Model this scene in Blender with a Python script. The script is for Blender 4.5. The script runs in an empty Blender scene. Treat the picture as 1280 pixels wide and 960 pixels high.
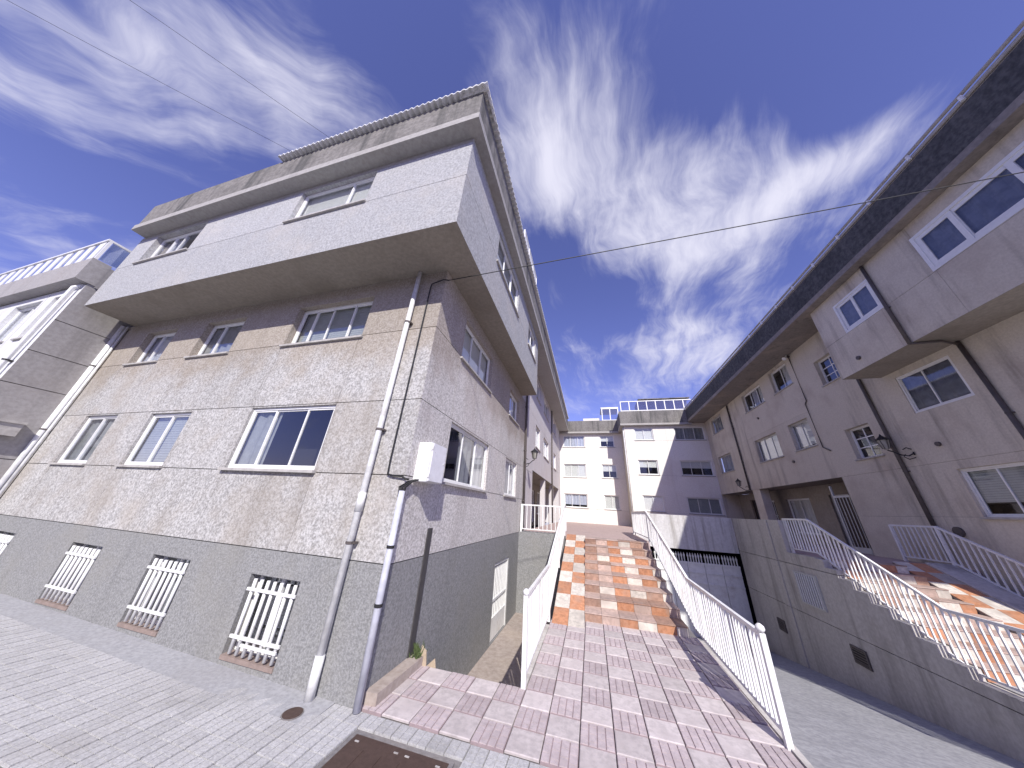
import bpy, bmesh, math, random
from mathutils import Vector, Matrix
random.seed(7)
scene = bpy.context.scene
COL = scene.collection

# ------------------------------------------------------------------ camera
cam_d = bpy.data.cameras.new('camera'); cam = bpy.data.objects.new('camera', cam_d); COL.objects.link(cam)
cam_d.sensor_width = 36.0; cam_d.lens = 36.0*343.08/1280.0; cam_d.clip_start = 0.05; cam_d.clip_end = 3000
R = Matrix.Rotation(math.radians(7.764), 4, 'Z') @ Matrix.Rotation(math.radians(114.634), 4, 'X') @ Matrix.Rotation(math.radians(7.668), 4, 'Y')
cam.matrix_world = Matrix.Translation((0, 0, 2.18)) @ R
scene.camera = cam

# ------------------------------------------------------------------ light
SUN_DIR = Vector((-0.40, 1.0, -0.88)).normalized()
S2 = -SUN_DIR
world = bpy.data.worlds.new('World'); scene.world = world; world.use_nodes = True
wt = world.node_tree; wn = wt.nodes; wl = wt.links; wn.clear()
def N(tree, kind, **kw):
    n = tree.nodes.new(kind)
    for k, v in kw.items():
        if k == 'inp':
            for a, b in v.items(): n.inputs[a].default_value = b
        else: setattr(n, k, v)
    return n
def wm(op, a=None, b=None, c=None):
    n = wn.new('ShaderNodeMath'); n.operation = op
    for i, v in enumerate((a, b, c)):
        if v is None: continue
        if isinstance(v, (int, float)): n.inputs[i].default_value = v
        else: wl.new(v, n.inputs[i])
    return n.outputs[0]
sky = N(wt, 'ShaderNodeTexSky', sky_type='NISHITA', sun_disc=False, sun_elevation=math.asin(S2.z), sun_rotation=math.atan2(S2.x, S2.y), altitude=200, air_density=1.0, dust_density=0.4, ozone_density=3.0)
tint = N(wt, 'ShaderNodeMix', data_type='RGBA', blend_type='MULTIPLY'); tint.inputs[0].default_value = 1; tint.inputs[7].default_value = (0.84, 0.635, 0.97, 1)
wl.new(sky.outputs[0], tint.inputs[6])
# cirrus: noise on the direction projected to a high flat layer
tc = N(wt, 'ShaderNodeTexCoord'); sep = N(wt, 'ShaderNodeSeparateXYZ'); wl.new(tc.outputs['Generated'], sep.inputs[0])
zz = wm('MAXIMUM', wm('ADD', sep.outputs[2], 0.12), 0.05)
px = wm('DIVIDE', sep.outputs[0], zz); py = wm('DIVIDE', sep.outputs[1], zz)
comb = N(wt, 'ShaderNodeCombineXYZ'); wl.new(px, comb.inputs[0]); wl.new(py, comb.inputs[1])
warp = N(wt, 'ShaderNodeTexNoise', inp={'Scale': 2.0, 'Detail': 3.0, 'Roughness': 0.5}); wl.new(comb.outputs[0], warp.inputs['Vector'])
wv = N(wt, 'ShaderNodeVectorMath', operation='MULTIPLY_ADD'); wl.new(warp.outputs['Color'], wv.inputs[0]); wv.inputs[1].default_value = (0.36, 0.36, 0); wl.new(comb.outputs[0], wv.inputs[2])
def streak(theta, along, across, detail, rough, off=(0, 0, 0)):
    m = N(wt, 'ShaderNodeMapping'); wl.new(wv.outputs[0], m.inputs[0])
    m.inputs['Rotation'].default_value = (0, 0, math.radians(-theta)); m.inputs['Location'].default_value = off
    m2 = N(wt, 'ShaderNodeMapping'); wl.new(m.outputs[0], m2.inputs[0]); m2.inputs['Scale'].default_value = (along, across, 1)
    n = N(wt, 'ShaderNodeTexNoise', inp={'Scale': 1.0, 'Detail': detail, 'Roughness': rough}); wl.new(m2.outputs[0], n.inputs['Vector'])
    return n.outputs['Fac']
def blob(loc, rot, sx, sy, amp):
    m = N(wt, 'ShaderNodeMapping', vector_type='TEXTURE'); wl.new(comb.outputs[0], m.inputs[0])
    m.inputs['Location'].default_value = (*loc, 0); m.inputs['Rotation'].default_value = (0, 0, math.radians(rot)); m.inputs['Scale'].default_value = (sx, sy, 1)
    le = N(wt, 'ShaderNodeVectorMath', operation='LENGTH'); wl.new(m.outputs[0], le.inputs[0])
    r_ = N(wt, 'ShaderNodeMapRange', interpolation_type='SMOOTHSTEP', inp={'From Min': 0.0, 'From Max': 1.6, 'To Min': amp, 'To Max': 0.0}); wl.new(le.outputs['Value'], r_.inputs[0])
    return r_.outputs[0]
A1 = streak(36, 2.0, 9.0, 12.0, 0.63, (0.3, 0.2, 0))
B1 = streak(78, 2.6, 9.0, 12.0, 0.63, (0.7, 1.9, 0))
big = N(wt, 'ShaderNodeTexNoise', inp={'Scale': 2.2, 'Detail': 5.0, 'Roughness': 0.6})
wl.new(wv.outputs[0], big.inputs['Vector'])
side = N(wt, 'ShaderNodeMapRange', interpolation_type='SMOOTHSTEP', inp={'From Min': -0.5, 'From Max': -0.2}); wl.new(px, side.inputs[0])
mixs = N(wt, 'ShaderNodeMix', data_type='FLOAT'); wl.new(side.outputs[0], mixs.inputs[0]); wl.new(A1, mixs.inputs[2]); wl.new(B1, mixs.inputs[3])
env = None
for bl in (((-1.08, .10), 40, .42, .085, .50), ((-.72, .10), 30, .46, .12, .44), ((-1.5, .05), 35, .5, .05, .25), ((-1.7, .3), 20, .4, .12, .14),
           ((.12, .50), 0, .40, .27, .58), ((-.08, .33), 70, .25, .10, .25), ((.45, .74), 0, .34, .26, .52), ((.62, .62), -48, .32, .08, .38), ((.55, 1.42), 0, .55, .36, .50), ((.05, 1.9), 0, .5, .3, .2),
           ((-.35, .17), 60, .16, .10, -.40), ((.56, .38), 10, .36, .14, -.55), ((-.08, .72), 60, .14, .08, -.40), ((.06, 1.10), 0, .17, .15, -.42), ((-.86, .28), 30, .25, .05, -.30), ((-1.35, .16), 40, .3, .05, -.25)):
    o_ = blob(*bl); env = o_ if env is None else wm('ADD', env, o_)
dens = wm('ADD', wm('ADD', env, wm('MULTIPLY', wm('SUBTRACT', big.outputs['Fac'], 0.5), 1.15)), wm('MULTIPLY', wm('SUBTRACT', mixs.outputs[0], 0.5), 1.35))
cr = N(wt, 'ShaderNodeMapRange', interpolation_type='SMOOTHSTEP', inp={'From Min': 0.0, 'From Max': 1.0, 'To Max': 0.93}); wl.new(dens, cr.inputs[0])
cmix = N(wt, 'ShaderNodeMix', data_type='RGBA'); wl.new(cr.outputs[0], cmix.inputs[0]); wl.new(tint.outputs[2], cmix.inputs[6]); cmix.inputs[7].default_value = (4.5, 4.45, 5.2, 1)
bg = N(wt, 'ShaderNodeBackground'); wl.new(cmix.outputs[2], bg.inputs[0]); bg.inputs[1].default_value = 0.125
wo = N(wt, 'ShaderNodeOutputWorld'); wl.new(bg.outputs[0], wo.inputs[0])

sd = bpy.data.lights.new('sun', 'SUN'); sd.energy = 3.6; sd.angle = math.radians(0.55); sd.color = (1.0, 0.96, 0.89)
so = bpy.data.objects.new('sun', sd); COL.objects.link(so); so.rotation_euler = SUN_DIR.to_track_quat('-Z', 'Y').to_euler(); so.location = (10, -20, 30)

vs = scene.view_settings; vs.view_transform = 'Standard'; vs.look = 'None'; vs.exposure = 0.66; vs.gamma = 1.0; vs.use_curve_mapping = False

# ------------------------------------------------------------------ materials
MATS = {}
def new_mat(name):
    m = bpy.data.materials.new(name); m.use_nodes = True; MATS[name] = m
    t = m.node_tree; b = t.nodes['Principled BSDF']
    return m, t, b
def mixcol(t, fac, a, b, blend='MIX'):
    n = t.nodes.new('ShaderNodeMix'); n.data_type = 'RGBA'; n.blend_type = blend
    for i, v in ((0, fac), (6, a), (7, b)):
        if isinstance(v, (int, float)): n.inputs[i].default_value = v
        elif isinstance(v, tuple): n.inputs[i].default_value = (*v[:3], 1)
        else: t.links.new(v, n.inputs[i])
    return n.outputs[2]
def noise(t, vec, scale, detail=3, rough=0.5, sc=None):
    if sc:
        mp = t.nodes.new('ShaderNodeMapping'); t.links.new(vec, mp.inputs[0]); mp.inputs['Scale'].default_value = sc; vec = mp.outputs[0]
    n = t.nodes.new('ShaderNodeTexNoise'); t.links.new(vec, n.inputs['Vector'])
    n.inputs['Scale'].default_value = scale; n.inputs['Detail'].default_value = detail; n.inputs['Roughness'].default_value = rough
    return n.outputs['Fac']
def ramp(t, fac, lo, hi, a=0.0, b=1.0):
    n = t.nodes.new('ShaderNodeMapRange'); n.interpolation_type = 'SMOOTHSTEP'; t.links.new(fac, n.inputs[0])
    for k, v in zip((1, 2, 3, 4), (lo, hi, a, b)): n.inputs[k].default_value = v
    return n.outputs[0]
def bump(t, b, h, strength=0.3, dist=0.01):
    n = t.nodes.new('ShaderNodeBump'); n.inputs['Strength'].default_value = strength; n.inputs['Distance'].default_value = dist
    t.links.new(h, n.inputs['Height']); t.links.new(n.outputs[0], b.inputs['Normal'])
def pos(t):
    return t.nodes.new('ShaderNodeNewGeometry').outputs['Position']
def orand(t):
    return t.nodes.new('ShaderNodeObjectInfo').outputs['Random']

def m_render(name, c1, c2, grain=38, gcon=0.5, stain=(0.2, 0.18, 0.16), stain_amt=0.35, blotch=(0.5, 0.42, 0.34), blotch_amt=0.3, rough=0.92, bmp=0.5, var=0.04, streak_sc=(2.2, 2.2, 0.22), slo=0.52, shi=0.75, zmix=None):
    m, t, b = new_mat(name); p = pos(t)
    g = noise(t, p, grain, 2, 0.7)
    gf = ramp(t, g, 0.5-gcon*0.3, 0.5+gcon*0.3)
    col = mixcol(t, gf, c1, c2)
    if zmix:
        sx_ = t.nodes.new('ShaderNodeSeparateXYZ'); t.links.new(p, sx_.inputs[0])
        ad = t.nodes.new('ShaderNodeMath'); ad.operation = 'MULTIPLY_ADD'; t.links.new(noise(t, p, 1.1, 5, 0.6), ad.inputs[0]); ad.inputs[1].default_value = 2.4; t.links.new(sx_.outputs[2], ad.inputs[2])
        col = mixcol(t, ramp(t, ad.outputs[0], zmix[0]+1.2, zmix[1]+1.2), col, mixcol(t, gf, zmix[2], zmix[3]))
    col = mixcol(t, ramp(t, noise(t, p, 0.9, 4, 0.6), 0.45, 0.72, 0, blotch_amt), col, blotch)
    col = mixcol(t, ramp(t, noise(t, p, 1.0, 5, 0.65, streak_sc), slo, shi, 0, stain_amt), col, stain)
    hs = t.nodes.new('ShaderNodeHueSaturation'); t.links.new(col, hs.inputs['Color'])
    t.links.new(ramp(t, orand(t), 0, 1, 1-var, 1+var), hs.inputs['Value'])
    t.links.new(hs.outputs[0], b.inputs['Base Color']); b.inputs['Roughness'].default_value = rough; b.inputs['Specular IOR Level'].default_value = 0.2
    bump(t, b, noise(t, p, grain*1.3, 3, 0.6), bmp, 0.012)
    return m
def m_plain(name, c, rough=0.5, metal=0.0, var=0.12, spec=0.4, grain=9.0, dirt=None, dirt_amt=0.4, bmp=0.0, rust=0.0):
    m, t, b = new_mat(name); p = pos(t)
    f = noise(t, p, grain, 4, 0.6)
    c1 = tuple(x*(1-var) for x in c); c2 = tuple(min(1, x*(1+var)) for x in c)
    col = mixcol(t, ramp(t, f, 0.3, 0.7), c1, c2)
    if dirt: col = mixcol(t, ramp(t, noise(t, p, 2.3, 6, 0.7), 0.52, 0.75, 0, dirt_amt), col, dirt)
    if rust: col = mixcol(t, ramp(t, noise(t, p, 26, 4, 0.7), 0.62, 0.72, 0, rust), col, (0.20, 0.09, 0.045))
    t.links.new(col, b.inputs['Base Color']); b.inputs['Roughness'].default_value = rough; b.inputs['Metallic'].default_value = metal; b.inputs['Specular IOR Level'].default_value = spec
    if bmp: bump(t, b, noise(t, p, grain*6, 3, 0.6), bmp, 0.006)
    return m

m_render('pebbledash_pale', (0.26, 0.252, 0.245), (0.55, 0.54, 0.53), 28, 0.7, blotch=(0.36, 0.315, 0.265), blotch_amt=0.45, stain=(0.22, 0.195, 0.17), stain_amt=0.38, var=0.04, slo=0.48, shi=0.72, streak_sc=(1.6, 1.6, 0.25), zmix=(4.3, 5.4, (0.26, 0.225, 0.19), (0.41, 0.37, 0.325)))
m_render('pebbledash_court', (0.37, 0.35, 0.33), (0.68, 0.655, 0.635), 28, 0.7, blotch=(0.50, 0.44, 0.42), blotch_amt=0.3, stain=(0.27, 0.24, 0.22), stain_amt=0.35, var=0.04, slo=0.48, shi=0.72, zmix=(4.3, 5.2, (0.28, 0.245, 0.215), (0.47, 0.42, 0.375)))  # same pebbledash as the street face, lightened so this side reads brightly lit
m_render('plinth_grey', (0.19, 0.19, 0.19), (0.31, 0.31, 0.31), 34, 0.7, blotch=(0.27, 0.26, 0.235), blotch_amt=0.4, stain=(0.13, 0.13, 0.13), stain_amt=0.3, var=0.02)
m_render('overhang_pale', (0.30, 0.30, 0.305), (0.48, 0.48, 0.49), 22, 0.75, blotch=(0.50, 0.46, 0.42), blotch_amt=0.35, stain=(0.33, 0.31, 0.30), stain_amt=0.25)
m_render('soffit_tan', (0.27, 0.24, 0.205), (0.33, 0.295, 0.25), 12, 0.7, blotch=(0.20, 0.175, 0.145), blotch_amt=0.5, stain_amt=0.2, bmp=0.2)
m_render('fascia_dirty', (0.17, 0.16, 0.15), (0.26, 0.245, 0.23), 10, 0.8, blotch=(0.11, 0.105, 0.10), blotch_amt=0.6, stain=(0.07, 0.07, 0.068), stain_amt=0.75, bmp=0.25, slo=0.46, shi=0.68)
m_render('fascia_band', (0.33, 0.315, 0.30), (0.41, 0.395, 0.38), 10, 0.8, blotch=(0.34, 0.31, 0.28), blotch_amt=0.4, stain_amt=0.25, bmp=0.2)
m_render('cornice_dark', (0.20, 0.18, 0.165), (0.26, 0.235, 0.215), 10, 0.8, stain=(0.08, 0.07, 0.065), stain_amt=0.5)
m_render('fascia_black', (0.055, 0.055, 0.057), (0.115, 0.114, 0.112), 8, 0.8, blotch=(0.04, 0.04, 0.042), blotch_amt=0.6, stain=(0.17, 0.16, 0.15), stain_amt=0.3, bmp=0.25)
m_render('right_wall', (0.56, 0.51, 0.425), (0.65, 0.595, 0.505), 22, 0.8, blotch=(0.40, 0.33, 0.27), blotch_amt=0.45, stain=(0.21, 0.18, 0.155), stain_amt=0.6, bmp=0.35, slo=0.50, shi=0.74)
m_render('white_wall', (0.70, 0.67, 0.62), (0.80, 0.775, 0.73), 16, 0.8, blotch=(0.66, 0.60, 0.54), blotch_amt=0.35, stain=(0.46, 0.42, 0.38), stain_amt=0.25, bmp=0.2)
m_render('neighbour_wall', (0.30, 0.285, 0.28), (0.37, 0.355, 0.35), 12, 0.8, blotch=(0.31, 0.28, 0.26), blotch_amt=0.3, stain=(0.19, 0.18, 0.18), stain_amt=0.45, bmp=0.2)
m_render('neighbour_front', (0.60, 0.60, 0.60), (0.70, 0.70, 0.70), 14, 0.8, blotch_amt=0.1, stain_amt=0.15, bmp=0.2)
m_render('concrete_wall', (0.47, 0.445, 0.415), (0.58, 0.555, 0.525), 14, 0.8, blotch=(0.36, 0.33, 0.30), blotch_amt=0.5, stain=(0.22, 0.20, 0.185), stain_amt=0.6, bmp=0.3, slo=0.48, shi=0.7)
m_render('parapet_concrete', (0.50, 0.49, 0.49), (0.60, 0.59, 0.59), 12, 0.8, blotch=(0.42, 0.39, 0.36), blotch_amt=0.3, stain=(0.24, 0.22, 0.20), stain_amt=0.65, bmp=0.25, streak_sc=(3.5, 3.5, 0.15), slo=0.5, shi=0.66)
m_render('ramp_concrete', (0.27, 0.27, 0.285), (0.39, 0.39, 0.40), 12, 0.9, blotch=(0.22, 0.22, 0.23), blotch_amt=0.4, stain=(0.20, 0.20, 0.21), stain_amt=0.45, bmp=0.4, streak_sc=(0.5, 3.5, 1))
m_render('path_concrete', (0.30, 0.25, 0.22), (0.40, 0.345, 0.31), 10, 0.8, blotch_amt=0.3, stain_amt=0.3, bmp=0.2)
m_render('pavement_base', (0.30, 0.30, 0.31), (0.40, 0.40, 0.41), 20, 0.8, blotch=(0.30, 0.29, 0.29), blotch_amt=0.4, stain_amt=0.15, bmp=0.3)
m_render('paver_grey', (0.37, 0.365, 0.365), (0.50, 0.495, 0.495), 45, 0.7, blotch=(0.33, 0.315, 0.30), blotch_amt=0.5, stain=(0.23, 0.225, 0.22), stain_amt=0.5, bmp=0.45, var=0.05, streak_sc=(1, 1, 1))
m_render('joint_dark', (0.16, 0.15, 0.15), (0.22, 0.21, 0.21), 20, 0.8, blotch_amt=0.2, stain_amt=0.2)
m_render('asphalt', (0.045, 0.045, 0.047), (0.08, 0.08, 0.08), 60, 0.8, blotch_amt=0.0, stain_amt=0.1)
m_render('courtyard_tile', (0.36, 0.27, 0.25), (0.46, 0.36, 0.335), 14, 0.9, blotch=(0.42, 0.34, 0.31), blotch_amt=0.4, stain=(0.22, 0.18, 0.17), stain_amt=0.4)
m_render('brown_house', (0.16, 0.08, 0.06), (0.22, 0.115, 0.085), 12, 0.8, blotch_amt=0.1, stain_amt=0.2)

m_render('white_court', (0.50, 0.475, 0.48), (0.64, 0.61, 0.615), 22, 0.7, blotch=(0.50, 0.44, 0.42), blotch_amt=0.3, stain_amt=0.2, var=0.03)
m_plain('room_dark', (0.022, 0.021, 0.024), 0.9)
m_plain('white_paint', (0.76, 0.76, 0.75), 0.42, var=0.06, dirt=(0.42, 0.35, 0.29), dirt_amt=0.4, rust=0.55)
m_plain('white_paint_shade_tint', (0.74, 0.74, 0.77), 0.4, var=0.05, dirt=(0.5, 0.48, 0.45), dirt_amt=0.2, rust=0.45)  # white paint with the lilac cast of shade mixed into its colour
m_plain('white_frame', (0.76, 0.76, 0.75), 0.35, var=0.04)
m_plain('grey_frame', (0.50, 0.50, 0.49), 0.4, var=0.06)
m_plain('zinc_pipe', (0.66, 0.66, 0.655), 0.45, dirt=(0.33, 0.30, 0.27), dirt_amt=0.5)
m_plain('pale_blue_pipe', (0.52, 0.53, 0.60), 0.4, dirt=(0.33, 0.32, 0.31), dirt_amt=0.4)
m_plain('brown_pipe', (0.10, 0.085, 0.08), 0.55)
m_plain('black_iron', (0.025, 0.025, 0.027), 0.5, metal=0.3)
m_plain('rust_iron', (0.085, 0.055, 0.045), 0.7, metal=0.2, grain=25, bmp=0.4)
m_plain('black_rubber', (0.02, 0.02, 0.021), 0.6)
m_plain('strip_grey', (0.060, 0.056, 0.058), 0.7)
m_plain('sill_stone', (0.42, 0.40, 0.38), 0.8, dirt=(0.15, 0.13, 0.12), dirt_amt=0.7)
m_plain('sill_terracotta', (0.27, 0.21, 0.185), 0.8)
m_plain('box_plastic', (0.74, 0.75, 0.74), 0.4, var=0.04, dirt=(0.55, 0.5, 0.44), dirt_amt=0.25)
m_plain('corrugated', (0.72, 0.72, 0.71), 0.6, var=0.08, dirt=(0.4, 0.38, 0.34), dirt_amt=0.4)
m_plain('curtain_white', (0.70, 0.69, 0.66), 0.9, var=0.06)
m_plain('curtain_grey', (0.30, 0.31, 0.32), 0.9, var=0.1)
m_plain('curtain_dark', (0.15, 0.16, 0.20), 0.9, var=0.2, grain=5)
m_plain('curtain_blue', (0.50, 0.52, 0.62), 0.9, var=0.08)
m_plain('shutter_white', (0.74, 0.74, 0.72), 0.6, var=0.04)
m_plain('shutter_grey', (0.40, 0.42, 0.41), 0.6, var=0.06)
m_plain('brown_cloth', (0.30, 0.26, 0.22), 0.9)
m_plain('wood_dark', (0.06, 0.04, 0.03), 0.6)
m_plain('lamp_glass', (0.30, 0.29, 0.26), 0.2)
m_plain('cardboard', (0.42, 0.34, 0.25), 0.9, grain=20)
m_plain('weed', (0.07, 0.10, 0.035), 0.8)
def m_tile(name, c, var=0.2, dirt=(0.27, 0.22, 0.19), amt=0.6, rough=0.55, ov=0.18):
    m, t, b = new_mat(name); p = pos(t)
    col = mixcol(t, ramp(t, noise(t, p, 14, 4, 0.65), 0.3, 0.7), tuple(x*(1-var) for x in c), tuple(min(1, x*(1+var)) for x in c))
    col = mixcol(t, ramp(t, noise(t, p, 3.5, 6, 0.7), 0.48, 0.72, 0, amt), col, dirt)
    hs = t.nodes.new('ShaderNodeHueSaturation'); t.links.new(col, hs.inputs['Color']); t.links.new(ramp(t, orand(t), 0, 1, 1-ov, 1+ov*0.6), hs.inputs['Value'])
    t.links.new(hs.outputs[0], b.inputs['Base Color']); b.inputs['Roughness'].default_value = rough; b.inputs['Specular IOR Level'].default_value = 0.3
    bump(t, b, noise(t, p, 40, 3, 0.6), 0.25, 0.006)
    return m
m_tile('tile_orange', (0.47, 0.225, 0.125)); m_tile('tile_cream', (0.57, 0.525, 0.465)); m_tile('tile_brown', (0.35, 0.22, 0.165)); m_tile('tile_tread', (0.46, 0.345, 0.295))
m_tile('slab_light', (0.50, 0.45, 0.44), 0.14, (0.36, 0.31, 0.30), 0.5, 0.8, 0.12); m_tile('slab_pink', (0.455, 0.39, 0.395), 0.14, (0.33, 0.27, 0.27), 0.5, 0.8, 0.12)

m_tile('slab_groove', (0.33, 0.26, 0.27), 0.1, (0.22, 0.17, 0.18), 0.3, 0.9, 0.05)
def m_glass(name, tintc, gloss=0.30, rough=0.03):
    m, t, b = new_mat(name); n = t.nodes; l = t.links
    gl = n.new('ShaderNodeBsdfGlossy'); gl.inputs[0].default_value = (0.9, 0.92, 1, 1); gl.inputs['Roughness'].default_value = rough
    tr = n.new('ShaderNodeBsdfTransparent'); tr.inputs[0].default_value = (*tintc, 1)
    lw = n.new('ShaderNodeLayerWeight'); lw.inputs[0].default_value = 0.5
    pw = n.new('ShaderNodeMath'); pw.operation = 'POWER'; l.new(lw.outputs['Facing'], pw.inputs[0]); pw.inputs[1].default_value = 2.6
    ml = n.new('ShaderNodeMath'); ml.operation = 'MULTIPLY_ADD'; l.new(pw.outputs[0], ml.inputs[0]); ml.inputs[1].default_value = 0.75; ml.inputs[2].default_value = gloss*0.32
    mx = n.new('ShaderNodeMixShader'); l.new(ml.outputs[0], mx.inputs[0]); l.new(tr.outputs[0], mx.inputs[1]); l.new(gl.outputs[0], mx.inputs[2])
    l.new(mx.outputs[0], n['Material Output'].inputs[0]); n.remove(b)
    return m
m_glass('window_glass', (0.86, 0.88, 0.88), 0.22); m_glass('balcony_glass', (0.70, 0.74, 0.80), 0.45)
M = MATS

# ------------------------------------------------------------------ mesh helpers
class MB:
    def __init__(s): s.v = []; s.f = []
    def quad(s, *p):
        n = len(s.v); s.v += [tuple(q) for q in p]; s.f.append(tuple(range(n, n+len(p)))); return s
    def box(s, x0, x1, y0, y1, z0, z1):
        n = len(s.v); s.v += [(x, y, z) for x in (x0, x1) for y in (y0, y1) for z in (z0, z1)]
        s.f += [tuple(n+i for i in q) for q in ((0, 1, 3, 2), (4, 6, 7, 5), (0, 4, 5, 1), (2, 3, 7, 6), (0, 2, 6, 4), (1, 5, 7, 3))]; return s
    def fbox(s, F, u0, u1, v0, v1, w0, w1):
        n = len(s.v); s.v += [F(u, v, w) for u in (u0, u1) for v in (v0, v1) for w in (w0, w1)]
        s.f += [tuple(n+i for i in q) for q in ((0, 1, 3, 2), (4, 6, 7, 5), (0, 4, 5, 1), (2, 3, 7, 6), (0, 2, 6, 4), (1, 5, 7, 3))]; return s
    def tube(s, pts, r, n=8, cap=True):
        pts = [Vector(p) for p in pts]; rings = []
        for i, p in enumerate(pts):
            d = ((pts[i+1]-p).normalized() if i+1 < len(pts) else Vector((0, 0, 0))) + ((p-pts[i-1]).normalized() if i > 0 else Vector((0, 0, 0)))
            d.normalize(); a = d.orthogonal() if abs(d.z) > 0.95 else d.cross(Vector((0, 0, 1))); a.normalize(); b = d.cross(a)
            rr = r[i] if isinstance(r, (list, tuple)) else r
            base = len(s.v); rings.append(base)
            for k in range(n):
                t = 2*math.pi*k/n + math.pi/n; s.v.append(tuple(p + a*(rr*math.cos(t)) + b*(rr*math.sin(t))))
        for i in range(len(rings)-1):
            for k in range(n):
                s.f.append((rings[i]+k, rings[i]+(k+1) % n, rings[i+1]+(k+1) % n, rings[i+1]+k))
        if cap: s.f.append(tuple(rings[0]+k for k in range(n))[::-1]); s.f.append(tuple(rings[-1]+k for k in range(n)))
        return s
    def prism(s, poly, axis, a0, a1):   # poly: 2D points; axis 'x': (y,z), 'z': (x,y)
        n = len(s.v); k = len(poly)
        f = {'x': lambda p, a: (a, p[0], p[1]), 'y': lambda p, a: (p[0], a, p[1]), 'z': lambda p, a: (p[0], p[1], a)}[axis]
        s.v += [f(p, a0) for p in poly] + [f(p, a1) for p in poly]
        s.f.append(tuple(range(n, n+k))); s.f.append(tuple(range(n+k, n+2*k))[::-1])
        for i in range(k): j = (i+1) % k; s.f.append((n+i, n+j, n+k+j, n+k+i))
        return s
    def mesh(s, name, mat, smooth=False):
        me = bpy.data.meshes.new(name); me.from_pydata(s.v, [], s.f)
        b = bmesh.new(); b.from_mesh(me); bmesh.ops.recalc_face_normals(b, faces=b.faces); b.to_mesh(me); b.free()
        me.materials.append(M[mat] if isinstance(mat, str) else mat)
        if smooth:
            for p in me.polygons: p.use_smooth = True
        me.update(); return me
    def build(s, name, mat, parent=None, smooth=False, **kw):
        return link(name, s.mesh(name, mat, smooth), parent, **kw)
def link(name, me, parent=None, loc=None, rotz=0.0, label=None, category=None, group=None, kind=None):
    o = bpy.data.objects.new(name, me); COL.objects.link(o)
    if loc: o.location = loc
    if rotz: o.rotation_euler = (0, 0, rotz)
    if parent:
        o.parent = parent; o.matrix_parent_inverse = Matrix.Translation(-WLOC.get(parent.name, Vector((0, 0, 0))))
        WLOC[o.name] = Vector(loc) if loc else Vector((0, 0, 0))
    for k, v in (('label', label), ('category', category), ('group', group), ('kind', kind)):
        if v: o[k] = v
    return o
WLOC = {}
def thing(name, loc, label, category, group=None):
    o = bpy.data.objects.new(name, None); COL.objects.link(o); o.location = loc; o.empty_display_size = 0.2
    WLOC[o.name] = Vector(loc); o['label'] = label; o['category'] = category
    if group: o['group'] = group
    return o
def FY(y): return lambda u, v, w: (u, y-w, v)
def FXp(x): return lambda u, v, w: (x+w, u, v)
def FXm(x): return lambda u, v, w: (x-w, u, v)

def grid_cells(u0, u1, v0, v1, holes):
    us = sorted({u0, u1, *[min(max(h[i], u0), u1) for h in holes for i in (0, 1)]}); vs_ = sorted({v0, v1, *[min(max(h[i], v0), v1) for h in holes for i in (2, 3)]})
    for a, b in zip(us, us[1:]):
        for c, d in zip(vs_, vs_[1:]):
            if b-a < 1e-5 or d-c < 1e-5: continue
            mu, mv = (a+b)/2, (c+d)/2
            if any(h[0] < mu < h[1] and h[2] < mv < h[3] for h in holes): continue
            yield a, b, c, d
def facade(parent, F, bands, cols, holes, mats, gh=0.014, gv=0.007, rev=0.15, rev_mat=None):
    """panels with recessed joints in front of a backing sheet; holes get reveals"""
    U0, U1 = cols[0], cols[-1]; V0, V1 = bands[0], bands[-1]
    bk = MB()
    for a, b, c, d in grid_cells(U0, U1, V0, V1, holes): bk.quad(F(a, c, -.03), F(b, c, -.03), F(b, d, -.03), F(a, d, -.03))
    bk.build('backing_wall', 'joint_dark', parent)
    for i, (c, d) in enumerate(zip(bands, bands[1:])):
        mat = mats[i] if isinstance(mats, list) else mats
        cc = cols if i > 0 or len(bands) < 5 else [U0, U1]
        for a, b in zip(cc, cc[1:]):
            a2 = a+(gv/2 if a > U0 else 0); b2 = b-(gv/2 if b < U1 else 0); c2 = c+(gh/2 if c > V0 else 0); d2 = d-(gh/2 if d < V1 else 0)
            p = MB(); got = False
            for e, f, g, h in grid_cells(a2, b2, c2, d2, holes):
                p.quad(F(e, g, 0), F(f, g, 0), F(f, h, 0), F(e, h, 0)); got = True
                for (ea, eb, ga, gb, ok) in ((e, e, g, h, e == a2 and a > U0), (f, f, g, h, f == b2 and b < U1), (e, f, g, g, g == c2 and c > V0), (e, f, h, h, h == d2 and d < V1)):
                    if ok: p.quad(F(ea, ga, 0), F(eb, gb, 0), F(eb, gb, -.03), F(ea, ga, -.03))
            if got: p.build('wall_panel', mat, parent)
    for (a, b, c, d) in [h[:4] for h in holes]:
        rv = MB()
        rv.quad(F(a, c, 0), F(a, d, 0), F(a, d, -rev), F(a, c, -rev)); rv.quad(F(b, c, 0), F(b, d, 0), F(b, d, -rev), F(b, c, -rev))
        rv.quad(F(a, d, 0), F(b, d, 0), F(b, d, -rev), F(a, d, -rev)); rv.quad(F(a, c, 0), F(b, c, 0), F(b, c, -rev), F(a, c, -rev))
        rv.build('window_reveal', rev_mat or (mats if isinstance(mats, str) else mats[min(max(0, sum(1 for q in bands[1:-1] if q < (c+d)/2)), len(mats)-1)]), parent)

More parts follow.
